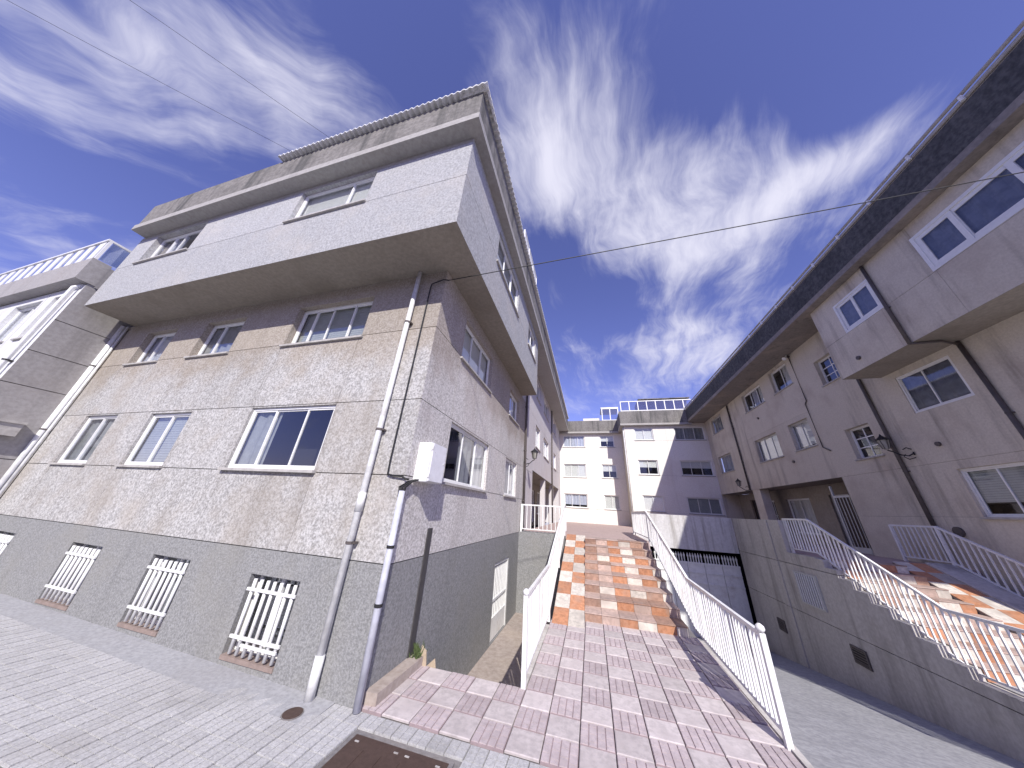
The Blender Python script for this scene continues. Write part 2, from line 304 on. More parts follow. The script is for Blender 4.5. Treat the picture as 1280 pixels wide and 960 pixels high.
def window(parent, F, h, n=2, frame='white_frame', fw=0.05, depth=0.10, sill='sill_stone', inside='curtain_white', drop=1.0, splits=None, grid=None, name='window', slide=True, sill_out=0.05, sashw=None):
    u0, u1, v0, v1 = h[:4]; e = 0.003
    fr = MB()
    fr.fbox(F, u0+e, u1-e, v0+e, v0+fw, -depth-.05, -depth); fr.fbox(F, u0+e, u1-e, v1-fw, v1-e, -depth-.05, -depth)
    fr.fbox(F, u0+e, u0+fw, v0+fw, v1-fw, -depth-.05, -depth); fr.fbox(F, u1-fw, u1-e, v0+fw, v1-fw, -depth-.05, -depth)
    s = splits or [i/n for i in range(1, n)]
    xs = [u0+fw] + [u0+(u1-u0)*q for q in s] + [u1-fw]
    w = fr.build(name, frame, parent)
    for i, (a, b) in enumerate(zip(xs, xs[1:])):
        off = 0.012*(i % 2) if slide else 0.0
        sw = sashw or fw*0.62
        a_ = a-(sw*0.4 if i > 0 else 0); b_ = b+(sw*0.4 if i < len(xs)-2 else 0)
        z0 = -depth-.008-off-.012
        sa = MB(); y0, y1 = v0+fw, v1-fw
        sa.fbox(F, a_, a_+sw, y0, y1, z0-.02, z0+.006*(1-i % 2)); sa.fbox(F, b_-sw, b_, y0, y1, z0-.02, z0+.006*(1-i % 2))
        sa.fbox(F, a_+sw, b_-sw, y0, y0+sw, z0-.02, z0+.005); sa.fbox(F, a_+sw, b_-sw, y1-sw, y1, z0-.02, z0+.005)
        if grid:
            gu, gv = grid
            for k in range(1, gu): q = a_+sw+(b_-a_-2*sw)*k/gu; sa.fbox(F, q-.016, q+.016, y0+sw, y1-sw, z0-.018, z0+.003)
            for k in range(1, gv): q = y0+sw+(y1-y0-2*sw)*k/gv; sa.fbox(F, a_+sw, b_-sw, q-.016, q+.016, z0-.0185, z0+.0035)
        sa.build('sash', frame, w)
        MB().quad(F(a_+sw, y0+sw, z0-.011), F(b_-sw, y0+sw, z0-.011), F(b_-sw, y1-sw, z0-.011), F(a_+sw, y1-sw, z0-.011)).build('pane', 'window_glass', w)
    if sill: MB().fbox(F, u0-.05, u1+.05, v0-.045, v0-.001, -depth-.02, sill_out).build('sill', sill, w)
    if inside:
        mats = inside if isinstance(inside, list) else [inside]
        for k, im in enumerate(mats):
            if im is None: continue
            ua = u0+.03+(u1-u0-.06)*k/len(mats); ub = u0+.03+(u1-u0-.06)*(k+1)/len(mats)
            c = MB(); zc = -depth-.10
            top = v1-.02; bot = v0+.03+(v1-v0-.05)*(1-drop)
            if im.startswith('shutter'):
                q = top
                while q-.055 > bot: c.fbox(F, ua, ub, q-.05, q, zc-.008, zc+.004); q -= .055
                c.fbox(F, ua, ub, bot, q, zc-.008, zc+.004); nm = 'roller_shutter'
            else:
                m_ = max(8, int((ub-ua)/.05)); ph = random.random()*6
                for i in range(m_):
                    f0, f1 = i/m_, (i+1)/m_; wv_ = lambda f: zc + .022*math.sin(f*m_*1.15+ph)+.01*math.sin(f*m_*.37+ph)
                    x0, x1 = ua+(ub-ua)*f0, ua+(ub-ua)*f1
                    c.quad(F(x0, bot, wv_(f0)), F(x1, bot, wv_(f1)), F(x1, top, wv_(f1)), F(x0, top, wv_(f0)))
                nm = 'curtain'
            c.build(nm, im, w)
    return w

def pipe(parent, pts, r, mat, brackets=(), name='drainpipe', bmat='brown_pipe', F=None):
    p = MB().tube(pts, r, 12).build(name, mat, parent, smooth=True)
    for (x, y, z) in brackets:
        b = MB().tube([(x, y, z-.018), (x, y, z+.018)], r*1.16, 12)
        if F == 'y': b.box(x-r*1.7, x+r*1.7, y, y+.10, z-.014, z+.014)
        if F == 'x': b.box(x-.10, x, y-r*1.4, y+r*1.4, z-.014, z+.014)
        if F == 'm': b.box(x, x+.10, y-r*1.4, y+r*1.4, z-.014, z+.014)
        b.build('bracket', bmat, p)
    return p

# ================================================================== SETTING
def gz(x): return min(0.13, max(0.0, (-2.75-x)*0.0165))
# one ground sheet to the horizon, open where the courtyard, path and ramp lie
g = MB(); big_ = 900
XS = [-big_, -14, -8, -2.75, 1.95, 6.15, 9.4, 30, big_]
for a, b in zip(XS, XS[1:]):
    g.quad((a, -big_, gz(a)-.03), (b, -big_, gz(b)-.03), (b, 2.5, gz(b)-.03), (a, 2.5, gz(a)-.03))
    if b <= -2.75: g.quad((a, 2.5, gz(a)-.03), (b, 2.5, gz(b)-.03), (b, big_, gz(b)-.03), (a, big_, gz(a)-.03))
    elif a >= 9.4: g.quad((a, 2.5, -.03), (b, 2.5, -.03), (b, big_, -.03), (a, big_, -.03))
    else:
        g.quad((a, 28.5, -.03), (b, 28.5, -.03), (b, big_, -.03), (a, big_, -.03))
        if a == -2.75: g.quad((a, 2.5, -.03), (b, 2.5, -.03), (b, 3.9, -.03), (a, 3.9, -.03))
        if a == 6.15: g.quad((a, 2.5, -.03), (b, 2.5, -.03), (b, 8.2, -.03), (a, 8.2, -.03))
g.build('ground', 'pavement_base', kind='structure', label='grey paved ground around the apartment buildings')
MB().quad((-200, -14, .006), (200, -14, .006), (200, -2.2, .006), (-200, -2.2, .006)).build('road', 'asphalt', kind='structure', label='asphalt street behind the pavement')

# grey pavement of small grooved pavers
side_w = MB().quad((-13.9, 2.2, gz(-13.9)-.012), (-2.75, 2.2, -.012), (-2.75, 3.8, -.012), (-13.9, 3.8, gz(-13.9)-.012)).quad((-2.75, 2.2, -.012), (1.9, 2.2, -.012), (1.9, 3.8, -.012), (-2.75, 3.8, -.012)).build('sidewalk', 'joint_dark', kind='structure', label='grey sidewalk of small square pavers along the street front')
PW = 0.20
def paver_mesh(sx, sy):
    b = MB(); e = .006; c = .008
    x0, x1, y0, y1 = -sx/2+e, sx/2-e, -sy/2+e, sy/2-e
    b.v = [(x0, y0, -.01), (x1, y0, -.01), (x1, y1, -.01), (x0, y1, -.01), (x0, y0, .006), (x1, y0, .006), (x1, y1, .006), (x0, y1, .006), (x0+c, y0+c, .012), (x1-c, y0+c, .012), (x1-c, y1-c, .012), (x0+c, y1-c, .012)]
    b.f = [(8, 9, 10, 11), (4, 5, 9, 8), (5, 6, 10, 9), (6, 7, 11, 10), (7, 4, 8, 11), (0, 1, 5, 4), (1, 2, 6, 5), (2, 3, 7, 6), (3, 0, 4, 7)]
    return b
def stud_paver():
    b = MB().box(-PW/2+.004, PW/2-.004, -PW/2+.004, PW/2-.004, -.01, .006); q = PW/2-.004
    for i in (0, 1):
        for j in (0, 1):
            x0 = -q+i*q+.003; y0 = -q+j*q+.003; b.box(x0, x0+q-.006, y0, y0+q-.006, .0055, .012)
    return b
pm = stud_paver().mesh('paver', 'paver_grey'); ps = stud_paver()
cells = []
for i in range(70):
    for j in range(8):
        x = 0.3-.1-PW*i; y = 3.8-PW/2-PW*j
        if x < -13.8: continue
        if -2.48 < x < -1.34 and y < 3.56: continue          # metal cover
        if (x+3.27)**2+(y-3.49)**2 < .03: continue
        smooth = y > (3.62 if x > -4.4 else 3.4) and x < -3.0
        cells.append((x*x+y*y, x, y, smooth))
cells.sort()
rest = MB()
for k, (d, x, y, sm) in enumerate(cells):
    if sm: continue
    z = gz(x)-.002+random.uniform(-.0025, .0025)
    if k < 330 and len([1]) : link('paver', pm, side_w, loc=(x, y, z))
    else:
        n = len(rest.v); rest.v += [(a+x, b+y, c+z) for a, b, c in ps.v]; rest.f += [tuple(n+i for i in f) for f in ps.f]
rest.build('pavers', 'paver_grey', side_w, kind='stuff')
MB().quad((-11, 3.28, gz(-11)+.004), (-4.2, 3.28, gz(-4.2)+.004), (-4.2, 3.8, gz(-4.2)+.014), (-11, 3.8, gz(-11)+.014)).quad((-13.9, 3.28, gz(-13.9)+.004), (-11, 3.28, gz(-11)+.004), (-11, 3.8, gz(-11)+.014), (-13.9, 3.8, gz(-13.9)+.014)).quad((-4.2, 3.3, gz(-4.2)+.003), (-3.0, 3.3, gz(-3.0)+.003), (-3.0, 3.8, gz(-3.0)+.014), (-4.2, 3.8, gz(-4.2)+.014)).build('mortar_strip', 'pavement_base', side_w)

# terrace of pink and cream slabs
def tz(y): return 0.004+max(0, y-3.8)*0.016
ter = MB().box(-1.0, 1.93, 3.81, 12.0, -2.4, -.005).box(-2.69, -1.0, 3.81, 4.92, -2.4, -.005).build('terrace', 'joint_dark', kind='structure', label='low terrace of pink and cream slabs at the foot of the orange stairs')
TW, TL = 0.355, 0.351
def slab(sx, sy, mat):
    b = paver_mesh(sx, sy)
    return b
def grooved():
    # pink slab: rows of small raised bricks
    b = MB(); e = .004
    b.box(-TW/2+e, TW/2-e, -TL/2+e, TL/2-e, -.02, .012)
    for i in range(4):
        w = (TW-2*e)/4; x0 = -TW/2+e+i*w
        m = 3; off = 0.5 if i % 2 else 0.0
        cuts = [0] + [min(1, max(0, (k+off)/m)) for k in range(0 if off else 1, m)] + [1]
        for c0, c1 in zip(cuts, cuts[1:]):
            if c1-c0 < .05: continue
            b.box(x0+.006, x0+w-.006, -TL/2+e+(TL-2*e)*c0+.005, -TL/2+e+(TL-2*e)*c1-.005, .0115, .020)
    return b
lm = paver_mesh(TW, TL).mesh('slab', 'slab_light'); pk = grooved().mesh('slab', 'slab_groove'); pk.materials.append(M['slab_pink'])
for f_ in pk.polygons:
    if f_.index >= 6: f_.material_index = 1
for i in range(-8, 6):
    for j in range(0, 11):
        x = 0.1+TW*(i+.5); y = 3.815+TL*(j+.5)
        if x < -2.6 or x > 1.85: continue
        if x < -1.0 and j > 2: continue
        if y > 7.6: continue
        if x < -.95 and j > 2: continue
        link('slab', lm if (i+j) % 2 else pk, ter, loc=(x, y, tz(y)+(.006 if (i+j) % 2 else 0)+random.uniform(-.0015, .0015)))
edge = MB().box(1.88, 1.95, 3.81, 7.65, -.004, .055).build('edge_strip', 'concrete_wall', ter)
e2 = MB().box(-1.06, -.97, 4.93, 7.2, -.004, .05).build('edge_strip', 'concrete_wall', ter)

# sunken path beside building, ramp to garage, courtyard
MB().box(-2.75, -1.0, 4.92, 11.4, -1.25, -1.02).build('path', 'path_concrete', kind='structure', label='sunken concrete path leading to the barred basement door')
rp = MB()
for k in range(14):
    y0, y1 = 2.4+k, 3.4+k
    zz0, zz1 = -.16*max(0, y0-2.6)-.005, -.16*max(0, y1-2.6)-.005
    rp.quad((1.93, y0, zz0), (6.25, y0, zz0), (6.25, y1, zz1), (1.93, y1, zz1))
rp.build('driveway', 'ramp_concrete', kind='structure', label='grey concrete ramp sloping down to the garage')
MB().box(-2.69, 1.9, 11.95, 28, 1.0, 1.40).box(1.9, 6.2, 16.02, 28, 1.2, 1.40).box(6.25, 10.6, 11.02, 28, 0.9, 1.40).build('courtyard', 'courtyard_tile', kind='structure', label='raised courtyard paved in pinkish tiles')
MB().box(6.25, 9.4, 2.6, 8.06, -.6, .004).build('landing', 'pavement_base', kind='structure', label='paved landing at the foot of the right stairs')

# ================================================================== BUILDING A (left)
A = thing('apartment_building', (-8.2, 9, 0), 'left pebble dashed block with grey plinth and jutting top floor', 'building')
LX0, LX1, LY = -13.88, -2.69, 3.8
bands = [-0.15, 1.40, 2.55, 3.80, 5.30, 6.75]
colsA = [LX0, -12.6, -11.23, -9.9, -8.48, -6.63, -4.48, LX1]
r1 = [(-12.6, -11.23, 2.58, 3.77), (-9.9, -8.48, 2.58, 3.75), (-6.63, -4.48, 2.58, 3.77)]
r2 = [(-12.5, -11.13, 5.28, 6.36), (-9.88, -8.40, 5.28, 6.36), (-6.60, -4.43, 5.28, 6.36)]
gr = [(-13.05, -12.03, .22, 1.10), (-9.85, -8.84, .20, 1.11), (-7.36, -6.40, .19, 1.12), (-5.0, -4.04, .15, 1.075)]
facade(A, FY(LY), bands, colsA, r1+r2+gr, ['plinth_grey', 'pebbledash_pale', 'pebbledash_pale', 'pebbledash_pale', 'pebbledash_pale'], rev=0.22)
window(A, FY(LY), r1[0], 2, inside=['curtain_grey', 'curtain_grey'], depth=.05)
window(A, FY(LY), r1[1], 2, inside='shutter_grey', depth=.05)
window(A, FY(LY), r1[2], 3, inside=['curtain_grey', None, None], depth=.04, splits=[.30, .68], sill_out=.07)
window(A, FY(LY), r2[0], 2, inside=['curtain_blue', 'curtain_blue'], depth=.13, splits=[.35])
window(A, FY(LY), r2[1], 2, inside='curtain_grey', depth=.13, splits=[.35])
window(A, FY(LY), r2[2], 4, inside='shutter_grey', depth=.13, splits=[.2, .43, .72])
for k, h in enumerate(gr):
    w = MB(); a, b, c, d = h
    w.fbox(FY(LY), a+.003, b-.003, c+.003, c+.05, -.20, -.15).fbox(FY(LY), a+.003, b-.003, d-.05, d-.003, -.20, -.15).fbox(FY(LY), a+.003, a+.05, c+.05, d-.05, -.20, -.15).fbox(FY(LY), b-.05, b-.003, c+.05, d-.05, -.20, -.15).fbox(FY(LY), (a+b)/2-.03, (a+b)/2+.03, c+.05, d-.05, -.20, -.15)
    w = w.build('basement_window', 'white_frame', A)
    MB().fbox(FY(LY), a+.05, b-.05, c+.05, d-.05, -.18, -.175).build('pane', 'window_glass', w)
    MB().fbox(FY(LY), a-.0, b+.0, c-.045, c+.002, -.14, .014).build('sill', 'sill_terracotta', w)
    q = MB()
    q.fbox(FY(LY), a+.06, b+.012, d-.19, d-.155, .012, .035)
    gq = q.build('window_grille', 'white_paint', A)
    MB().fbox(FY(LY), a+.06, b+.012, c+.20, c+.235, .012, .035).build('cross_bar', 'white_paint', gq)
    n = 7
    for i in range(n):
        u = a+.13+(b-a-.19)*i/(n-1)
        o = MB().tube([FY(LY)(u, c+.03, .0), FY(LY)(u, d-.05, .0)], .024, 8).build('bar', 'white_paint', gq, smooth=True)
    if k == 3:
        MB().fbox(FY(LY), b-.27, b-.20, c+.2, d-.15, .03, .045).build('latch_plate', 'white_paint', gq)
        MB().fbox(FY(LY), a+.3, b-.02, c+.13, c+.16, .01, .03).build('cross_bar', 'white_paint', gq)
# court face, near stretch and far stretch
cN = [(4.98, 7.33, 2.57, 3.76), (9.1, 10.6, 2.57, 3.76), (4.97, 7.0, 5.28, 6.36), (9.12, 10.55, 5.28, 6.30)]
door = (8.66, 10.15, -1.0, 0.75)
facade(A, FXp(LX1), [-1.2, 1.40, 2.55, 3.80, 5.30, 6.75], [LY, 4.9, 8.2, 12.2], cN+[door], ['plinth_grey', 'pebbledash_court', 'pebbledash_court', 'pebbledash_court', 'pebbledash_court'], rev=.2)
window(A, FXp(LX1), cN[0], 3, inside=[None, 'curtain_grey', 'curtain_white'], depth=.05, splits=[.33, .66], sill_out=.07)
window(A, FXp(LX1), cN[1], 2, inside='curtain_white', depth=.05)
window(A, FXp(LX1), cN[2], 3, inside='shutter_white', depth=.10, drop=.75)
window(A, FXp(LX1), cN[3], 2, inside='curtain_white', depth=.10)
dr = MB().fbox(FXp(LX1), door[0]+.004, door[0]+.06, door[2], door[3]-.004, -.1, -.02).fbox(FXp(LX1), door[1]-.06, door[1]-.004, door[2], door[3]-.004, -.1, -.02).fbox(FXp(LX1), door[0]+.06, door[1]-.06, door[3]-.064, door[3]-.004, -.1, -.02).fbox(FXp(LX1), door[0]+.06, door[1]-.06, door[2]+.02, door[2]+.50, -.08, -.03).fbox(FXp(LX1), door[0]+.06, door[1]-.06, -.15, -.09, -.08, -.03).build('basement_door', 'white_paint', A)
for i in range(9):
    u = door[0]+.06+(door[1]-door[0]-.12)*(i+.5)/9
    MB().fbox(FXp(LX1), u-.02, u+.02, door[2]+.5, door[3]-.064, -.07, -.04).build('bar', 'white_paint', dr)
MB().fbox(FXp(LX1), door[0]+.06, door[1]-.06, door[2], door[3]-.06, -.14, -.12).build('door_leaf', 'room_dark', dr)
# far stretch: ground floor set back
fN = [(14.5, 15.9, 5.28, 6.5), (17.3, 19.5, 5.28, 6.5), (22.4, 24.0, 5.28, 6.5), (14.5, 15.9, 8.12, 9.3), (17.3, 19.5, 8.12, 9.3), (22.4, 24.0, 8.12, 9.3)]
facade(A, FXp(LX1), [3.96, 5.30, 6.75, 8.15, 9.5], [13.8, 16.6, 20.8, 25.9, 27.55], fN, 'white_court', rev=.14)
for i, h in enumerate(fN): window(A, FXp(LX1), h, 3 if h[1]-h[0] > 2 else 2, inside=['curtain_white', 'shutter_white', 'curtain_grey'][i % 3], depth=.08)
facade(A, FXp(LX1), [1.2, 3.8, 6.75, 9.5], [12.2, 13.8], [], 'white_court')
facade(A, FXp(LX1), [6.75, 9.5], [10.95, 12.2], [], 'white_court')
rN = [(14.6, 16.2, 1.9, 3.5), (17.6, 19.6, 1.9, 3.5), (20.6, 21.6, 1.42, 3.5), (22.6, 24.4, 1.9, 3.5)]
facade(A, FXp(LX1-1.3), [1.2, 3.96], [13.8, 27.55], rN, 'soffit_tan')
for h in rN: window(A, FXp(LX1-1.3), h, 2, inside='curtain_white', depth=.08)
MB().box(LX1-1.3, LX1-.03, 13.8, 27.55, 3.965, 4.1).build('recess_soffit', 'soffit_tan', A)
MB().box(LX1-1.3, LX1-.002, 25.9, 27.55, 1.3, 3.96).build('corner_pier', 'white_court', A)
for y in (18.0, 22.0): MB().box(LX1-.32, LX1-.03, y, y+.3, 1.3, 3.964).build('pillar', 'white_court', A)
# jutting top floor
OY, OX = 2.81, -2.02; OX0 = -13.6
r3 = [(-12.65, -10.35, 8.18, 9.335), (-6.75, -4.46, 8.18, 9.335)]
facade(A, FY(OY), [6.75, 8.15, 9.36, 9.5], [OX0, -9.9, -6.0, OX], r3, ['overhang_pale', 'overhang_pale', 'fascia_band'], rev=.22)
window(A, FY(OY), r3[0], 4, inside=['brown_cloth', 'curtain_blue', None, 'curtain_grey'], depth=.13, splits=[.3, .5, .8])
window(A, FY(OY), r3[1], 2, inside='shutter_white', depth=.09, splits=[.68])
c3 = [(4.85, 7.15, 8.05, 9.2), (8.85, 10.35, 8.05, 9.2)]
facade(A, FXp(OX), [6.75, 8.15, 9.5], [OY, 7.9, 10.95], c3, 'overhang_pale', rev=.14)
window(A, FXp(OX), c3[0], 3, inside='shutter_grey', depth=.05); window(A, FXp(OX), c3[1], 2, inside='shutter_grey', depth=.05)
s = MB().box(OX0, OX-.002, OY+.002, LY, 6.748, 6.95).box(LX1, OX-.002, LY, 10.95, 6.748, 6.95)
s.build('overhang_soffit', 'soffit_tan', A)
MB().quad((OX0, OY, 6.75), (OX0, LY+.5, 6.75), (OX0, LY+.5, 9.5), (OX0, OY, 9.5)).quad((LX1, 10.95, 6.75), (OX, 10.95, 6.75), (OX, 10.95, 9.5), (LX1, 10.95, 9.5)).build('overhang_end', 'overhang_pale', A)
# cornice, fascia and roof
CX, CY, CX0 = -1.79, 2.50, -13.5
MB().box(CX0, CX, CY, 5.0, 9.5, 9.70).box(-4.0, CX, 5.0, 27.3, 9.5, 9.70).build('cornice', 'fascia_band', A)
MB().box(CX0+.05, CX-.03, CY+.03, 5.0, 9.715, 10.66).box(-4.0, CX-.03, 5.0, 27.3, 9.715, 10.66).build('fascia', 'fascia_dirty', A)
cs = MB(); MB_ = None
def corrug(b, p0, p1, out, z, amp=.035, pitch=.15, reach=.10):
    p0, p1, out = Vector(p0), Vector(p1), Vector(out); L = (p1-p0).length; d = (p1-p0)/L; n = int(L/pitch*8)
    for i in range(n):
        q = []
        for k in (i, i+1):
            s_ = L*k/n; h = z+amp*math.sin(2*math.pi*s_/pitch); q.append((p0+d*s_+out*reach, h, p0+d*s_-out*.6))
        (a, ha, ai), (c, hc, ci) = q
        top = lambda v, h: (v.x, v.y, h)
        b.quad(top(a, ha+.018), top(c, hc+.018), top(ci, hc+.018), top(ai, ha+.018)); b.quad(top(a, ha-.018), top(c, hc-.018), top(ci, hc-.018), top(ai, ha-.018)); b.quad(top(a, ha-.018), top(c, hc-.018), top(c, hc+.018), top(a, ha+.018))
corrug(cs, (-7.85, CY, 0), (CX+.1, CY, 0), (0, -1, 0), 10.72); corrug(cs, (CX, CY-.1, 0), (CX, 27, 0), (1, 0, 0), 10.72)
cs.build('corrugated_roof_edge', 'corrugated', A, kind='stuff')
MB().box(-13.85, -2.0, CY+.6, 27.5, 10.3, 10.665).build('roof', 'fascia_dirty', A)
MB().box(LX0+.02, LX1-.75, LY+.75, 13.7, -1.2, 10.3).box(LX0+.02, LX1-.75, 13.7, 27.5, 4.15, 10.3).box(LX0+.02, LX1-1.9, 13.7, 27.5, 0, 4.15).box(OX0+.05, OX-.6, OY+.6, LY+.75, 6.96, 10.3).box(LX1-.75, OX-.6, LY+.75, 10.9, 6.96, 10.3).build('interior', 'room_dark', A)
MB().box(LX0, LX0+.02, LY, 27.5, -.2, 9.5).build('end_wall', 'plinth_grey', A)
# glazed screen on the roof edge
sc = MB()
for y in (7.3, 8.15, 9.0, 9.85): sc.box(-2.0, -1.94, y-.03, y+.03, 10.67, 12.5)
sc.box(-2.0, -1.94, 7.3, 9.85, 12.44, 12.5)
sc = sc.build('terrace_screen', 'white_frame', A)
for y in (7.33, 8.18, 9.03): MB().box(-1.98, -1.96, y, y+.79, 10.7, 12.43).build('screen_panel', 'corrugated', sc)
# drainpipes
pipe(A, [(-3.31, 3.72, .02), (-3.31, 3.72, 6.74)], .046, 'zinc_pipe', [(-3.31, 3.72, z) for z in (1.62, 3.25, 5.42)], F='y')
for za, zb in ((0.0, .42), (2.02, 2.28)): MB().tube([(-3.31, 3.72, za), (-3.31, 3.72, zb)], .055, 12).build('pipe_collar', 'zinc_pipe', A, smooth=True)
pipe(A, [(-2.665, 3.755, .02), (-2.665, 3.755, 2.33)], .044, 'pale_blue_pipe', [(-2.665, 3.755, z) for z in (.98, 1.62)], bmat='black_rubber')
pipe(A, [(-13.86, 3.70, .0), (-13.86, 3.70, 6.7)], .06, 'white_paint', [(-13.86, 3.70, z) for z in (1.5, 3.4, 5.3)], F='y')
MB().tube([(-13.76, 3.75, .0), (-13.76, 3.75, 6.7)], .03, 10).build('drainpipe', 'zinc_pipe', A, smooth=True)
pipe(A, [(-2.62, 11.75, 1.45), (-2.62, 11.75, 9.45)], .05, 'brown_pipe', [(-2.62, 11.75, z) for z in (2.5, 4.5, 6.5)], F='x')
pipe(A, [(-2.62, 20.9, 1.45), (-2.62, 20.9, 9.45)], .05, 'brown_pipe', [(-2.62, 20.9, 5.0)], F='x')
MB().fbox(FXp(LX1), 4.70, 4.84, .05, 1.80, .001, .02).build('dark_strip', 'strip_grey', A)  # thin near-black upright strip laid on the court wall

# ================================================================== BUILDING B (right, in shade)
B = thing('apartment_building', (13, 14, 0), 'right tan block in shade with jutting upper floor and black fascia', 'building')
BX, BO = 9.4, 8.4
bw = dict(mid=(9.03, 10.49, 5.40, 6.56), near=(7.6, 10.30, 2.64, 3.79), gu=(11.95, 13.02, 7.43, 8.49), gl=(12.0, 13.0, 4.49, 5.58),
          a=(14.52, 15.92, 8.25, 9.39), b=(16.87, 18.93, 8.24, 9.31), c=(22.2, 24.0, 8.2, 9.3), d=(14.53, 15.88, 5.37, 6.58), e=(16.89, 19.0, 5.33, 6.545), f=(22.2, 24.3, 5.38, 6.53))
ydoor = 14.0
low = [bw['mid'], bw['near'], bw['gl'], bw['gu']]
facade(B, FXm(BX), [-.6, 2.64, 4.0, 6.78], [7.2, 11.2, ydoor], [bw['mid'], bw['near'], bw['gl']], 'right_wall', gh=.006, gv=.006, rev=.2)
facade(B, FXm(BX), [6.78, 9.5], [10.86, ydoor], [bw['gu']], 'right_wall', gh=.006, rev=.2)
facade(B, FXm(BX), [4.0, 6.78, 9.5], [ydoor, 20.85, 25.2], [bw[k] for k in 'abcdef'], 'right_wall', gh=.006, gv=.006, rev=.16)
window(B, FXm(BX), bw['mid'], 2, inside='curtain_dark', depth=.02, splits=[.53], sill=None)
window(B, FXm(BX), bw['near'], 4, inside='shutter_grey', depth=.06, drop=.72, splits=[.26, .5, .74])
window(B, FXm(BX), bw['gu'], 1, inside=None, depth=.15, grid=(2, 3), slide=False, fw=.04)
window(B, FXm(BX), bw['gl'], 1, inside=None, depth=.15, grid=(2, 3), slide=False, fw=.04)
for k, (n, i, dd) in dict(a=(2, ['curtain_white', None], 1), b=(3, ['curtain_white', 'curtain_blue', None], 1), c=(3, 'curtain_grey', 1), d=(2, ['shutter_white', 'shutter_white'], .9), e=(3, 'shutter_white', 1), f=(3, 'curtain_grey', 1)).items():
    window(B, FXm(BX), bw[k], n, inside=i, depth=.12, drop=dd, frame='white_frame' if k in 'ab' else 'grey_frame')
# jutting floor
b3 = [(4.45, 7.36, 8.02, 9.14), (8.62, 9.98, 8.01, 9.10)]
BF = 3.9
facade(B, FXm(BO), [6.75, 8.0, 9.5], [BF, 7.3, 8.75, 10.86], b3, 'right_wall', gh=.008, gv=.006, rev=.1)
window(B, FXm(BO), b3[0], 3, inside='curtain_dark', depth=.0, fw=.085, splits=[.36, .715], sill=None, sashw=.10)
window(B, FXm(BO), b3[1], 2, inside='curtain_dark', depth=.0, fw=.075, splits=[.52], sill=None, sashw=.085)
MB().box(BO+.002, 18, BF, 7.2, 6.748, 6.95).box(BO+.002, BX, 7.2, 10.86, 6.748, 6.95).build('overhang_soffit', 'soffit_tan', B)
MB().quad((BO, 10.86, 6.75), (BX, 10.86, 6.75), (BX, 10.86, 9.5), (BO, 10.86, 9.5)).quad((BO, BF, 6.75), (18, BF, 6.75), (18, BF, 9.5), (BO, BF, 9.5)).build('overhang_end', 'right_wall', B)
MB().box(BX, 18, 7.2, 7.22, -.6, 6.75).build('end_wall', 'right_wall', B)
# ground floor set back behind the courtyard
rec = [(15.6, 16.7, 1.42, 3.55), (18.0, 19.9, 1.85, 3.5), (21.0, 22.0, 1.85, 3.5), (22.6, 23.7, 1.42, 3.6)]
RX = 10.45
facade(B, FXm(RX), [1.2, 4.0], [ydoor, 25.2], rec, 'soffit_tan', rev=.12)
window(B, FXm(RX), rec[0], 1, inside=None, depth=.08, sill=None, frame='grey_frame', name='entrance_door', slide=False)
window(B, FXm(RX), rec[1], 2, inside='curtain_white', depth=.1)
window(B, FXm(RX), rec[2], 1, inside=None, depth=.1, grid=(3, 2), slide=False)
window(B, FXm(RX), rec[3], 1, inside=None, depth=.1, frame='wood_dark', name='entrance_door', sill=None, slide=False)
MB().box(BX+.03, RX, ydoor, 25.2, 4.005, 4.15).build('recess_soffit', 'soffit_tan', B)
MB().box(BX, RX, ydoor-.02, ydoor, 1.2, 4.0).build('recess_end', 'right_wall', B)
MB().box(BX+.03, BX+.45, 20.0, 20.8, 1.35, 4.0).build('pier', 'right_wall', B)
dl = MB().box(BX+.12, BX+.17, 14.05, 14.12, 1.4, 3.75).box(BX+.12, BX+.17, 14.95, 15.02, 1.4, 3.75).box(BX+.12, BX+.17, 14.12, 14.95, 3.3, 3.37).box(BX+.12, BX+.17, 14.12, 14.95, 1.41, 1.6).build('door_screen', 'grey_frame', B)
MB().box(BX+.14, BX+.15, 14.12, 14.95, 1.6, 3.3).build('door_leaf', 'wood_dark', dl)
for k_ in range(5): MB().box(BX+.11, BX+.125, 14.2+.16*k_, 14.225+.16*k_, 1.6, 3.3).build('bar', 'grey_frame', dl)
# cornice, black fascia, roof rail
GX = 8.1
MB().box(GX, 12, 3.5, 25.2, 9.5, 9.68).build('cornice', 'cornice_dark', B)
MB().box(GX+.02, 12, 3.5, 25.2, 9.695, 10.52).build('fascia', 'fascia_black', B)
MB().box(GX+.3, 20, 3.5, 25.2, 10.2, 10.525).build('roof', 'fascia_black', B)
gt = MB().tube([(GX+.02, 3.4, 10.60), (GX+.02, 25.2, 10.60)], .032, 8).tube([(GX+.02, 3.4, 10.76), (GX+.02, 25.2, 10.76)], .04, 8).box(GX+.05, GX+.25, 3.5, 25.2, 10.52, 10.70).build('gutter', 'fascia_band', B)
for i in range(14): MB().tube([(GX-.02, 3.9+1.12*i, 10.56), (GX-.02, 3.9+1.12*i, 10.70)], .035, 8).build('gutter_bracket', 'white_paint', gt)
MB().box(BX+.7, 20, 7.9, ydoor-.05, -.5, 10.2).box(BX+.7, 20, ydoor-.05, 25.2, 4.2, 10.2).box(BO+.6, 20, BF+.6, 7.9, 6.96, 10.2).box(BO+.6, BX+.7, 7.9, 10.8, 6.96, 10.2).box(RX+.7, 20, ydoor-.05, 25.2, 0, 4.2).build('interior', 'room_dark', B)
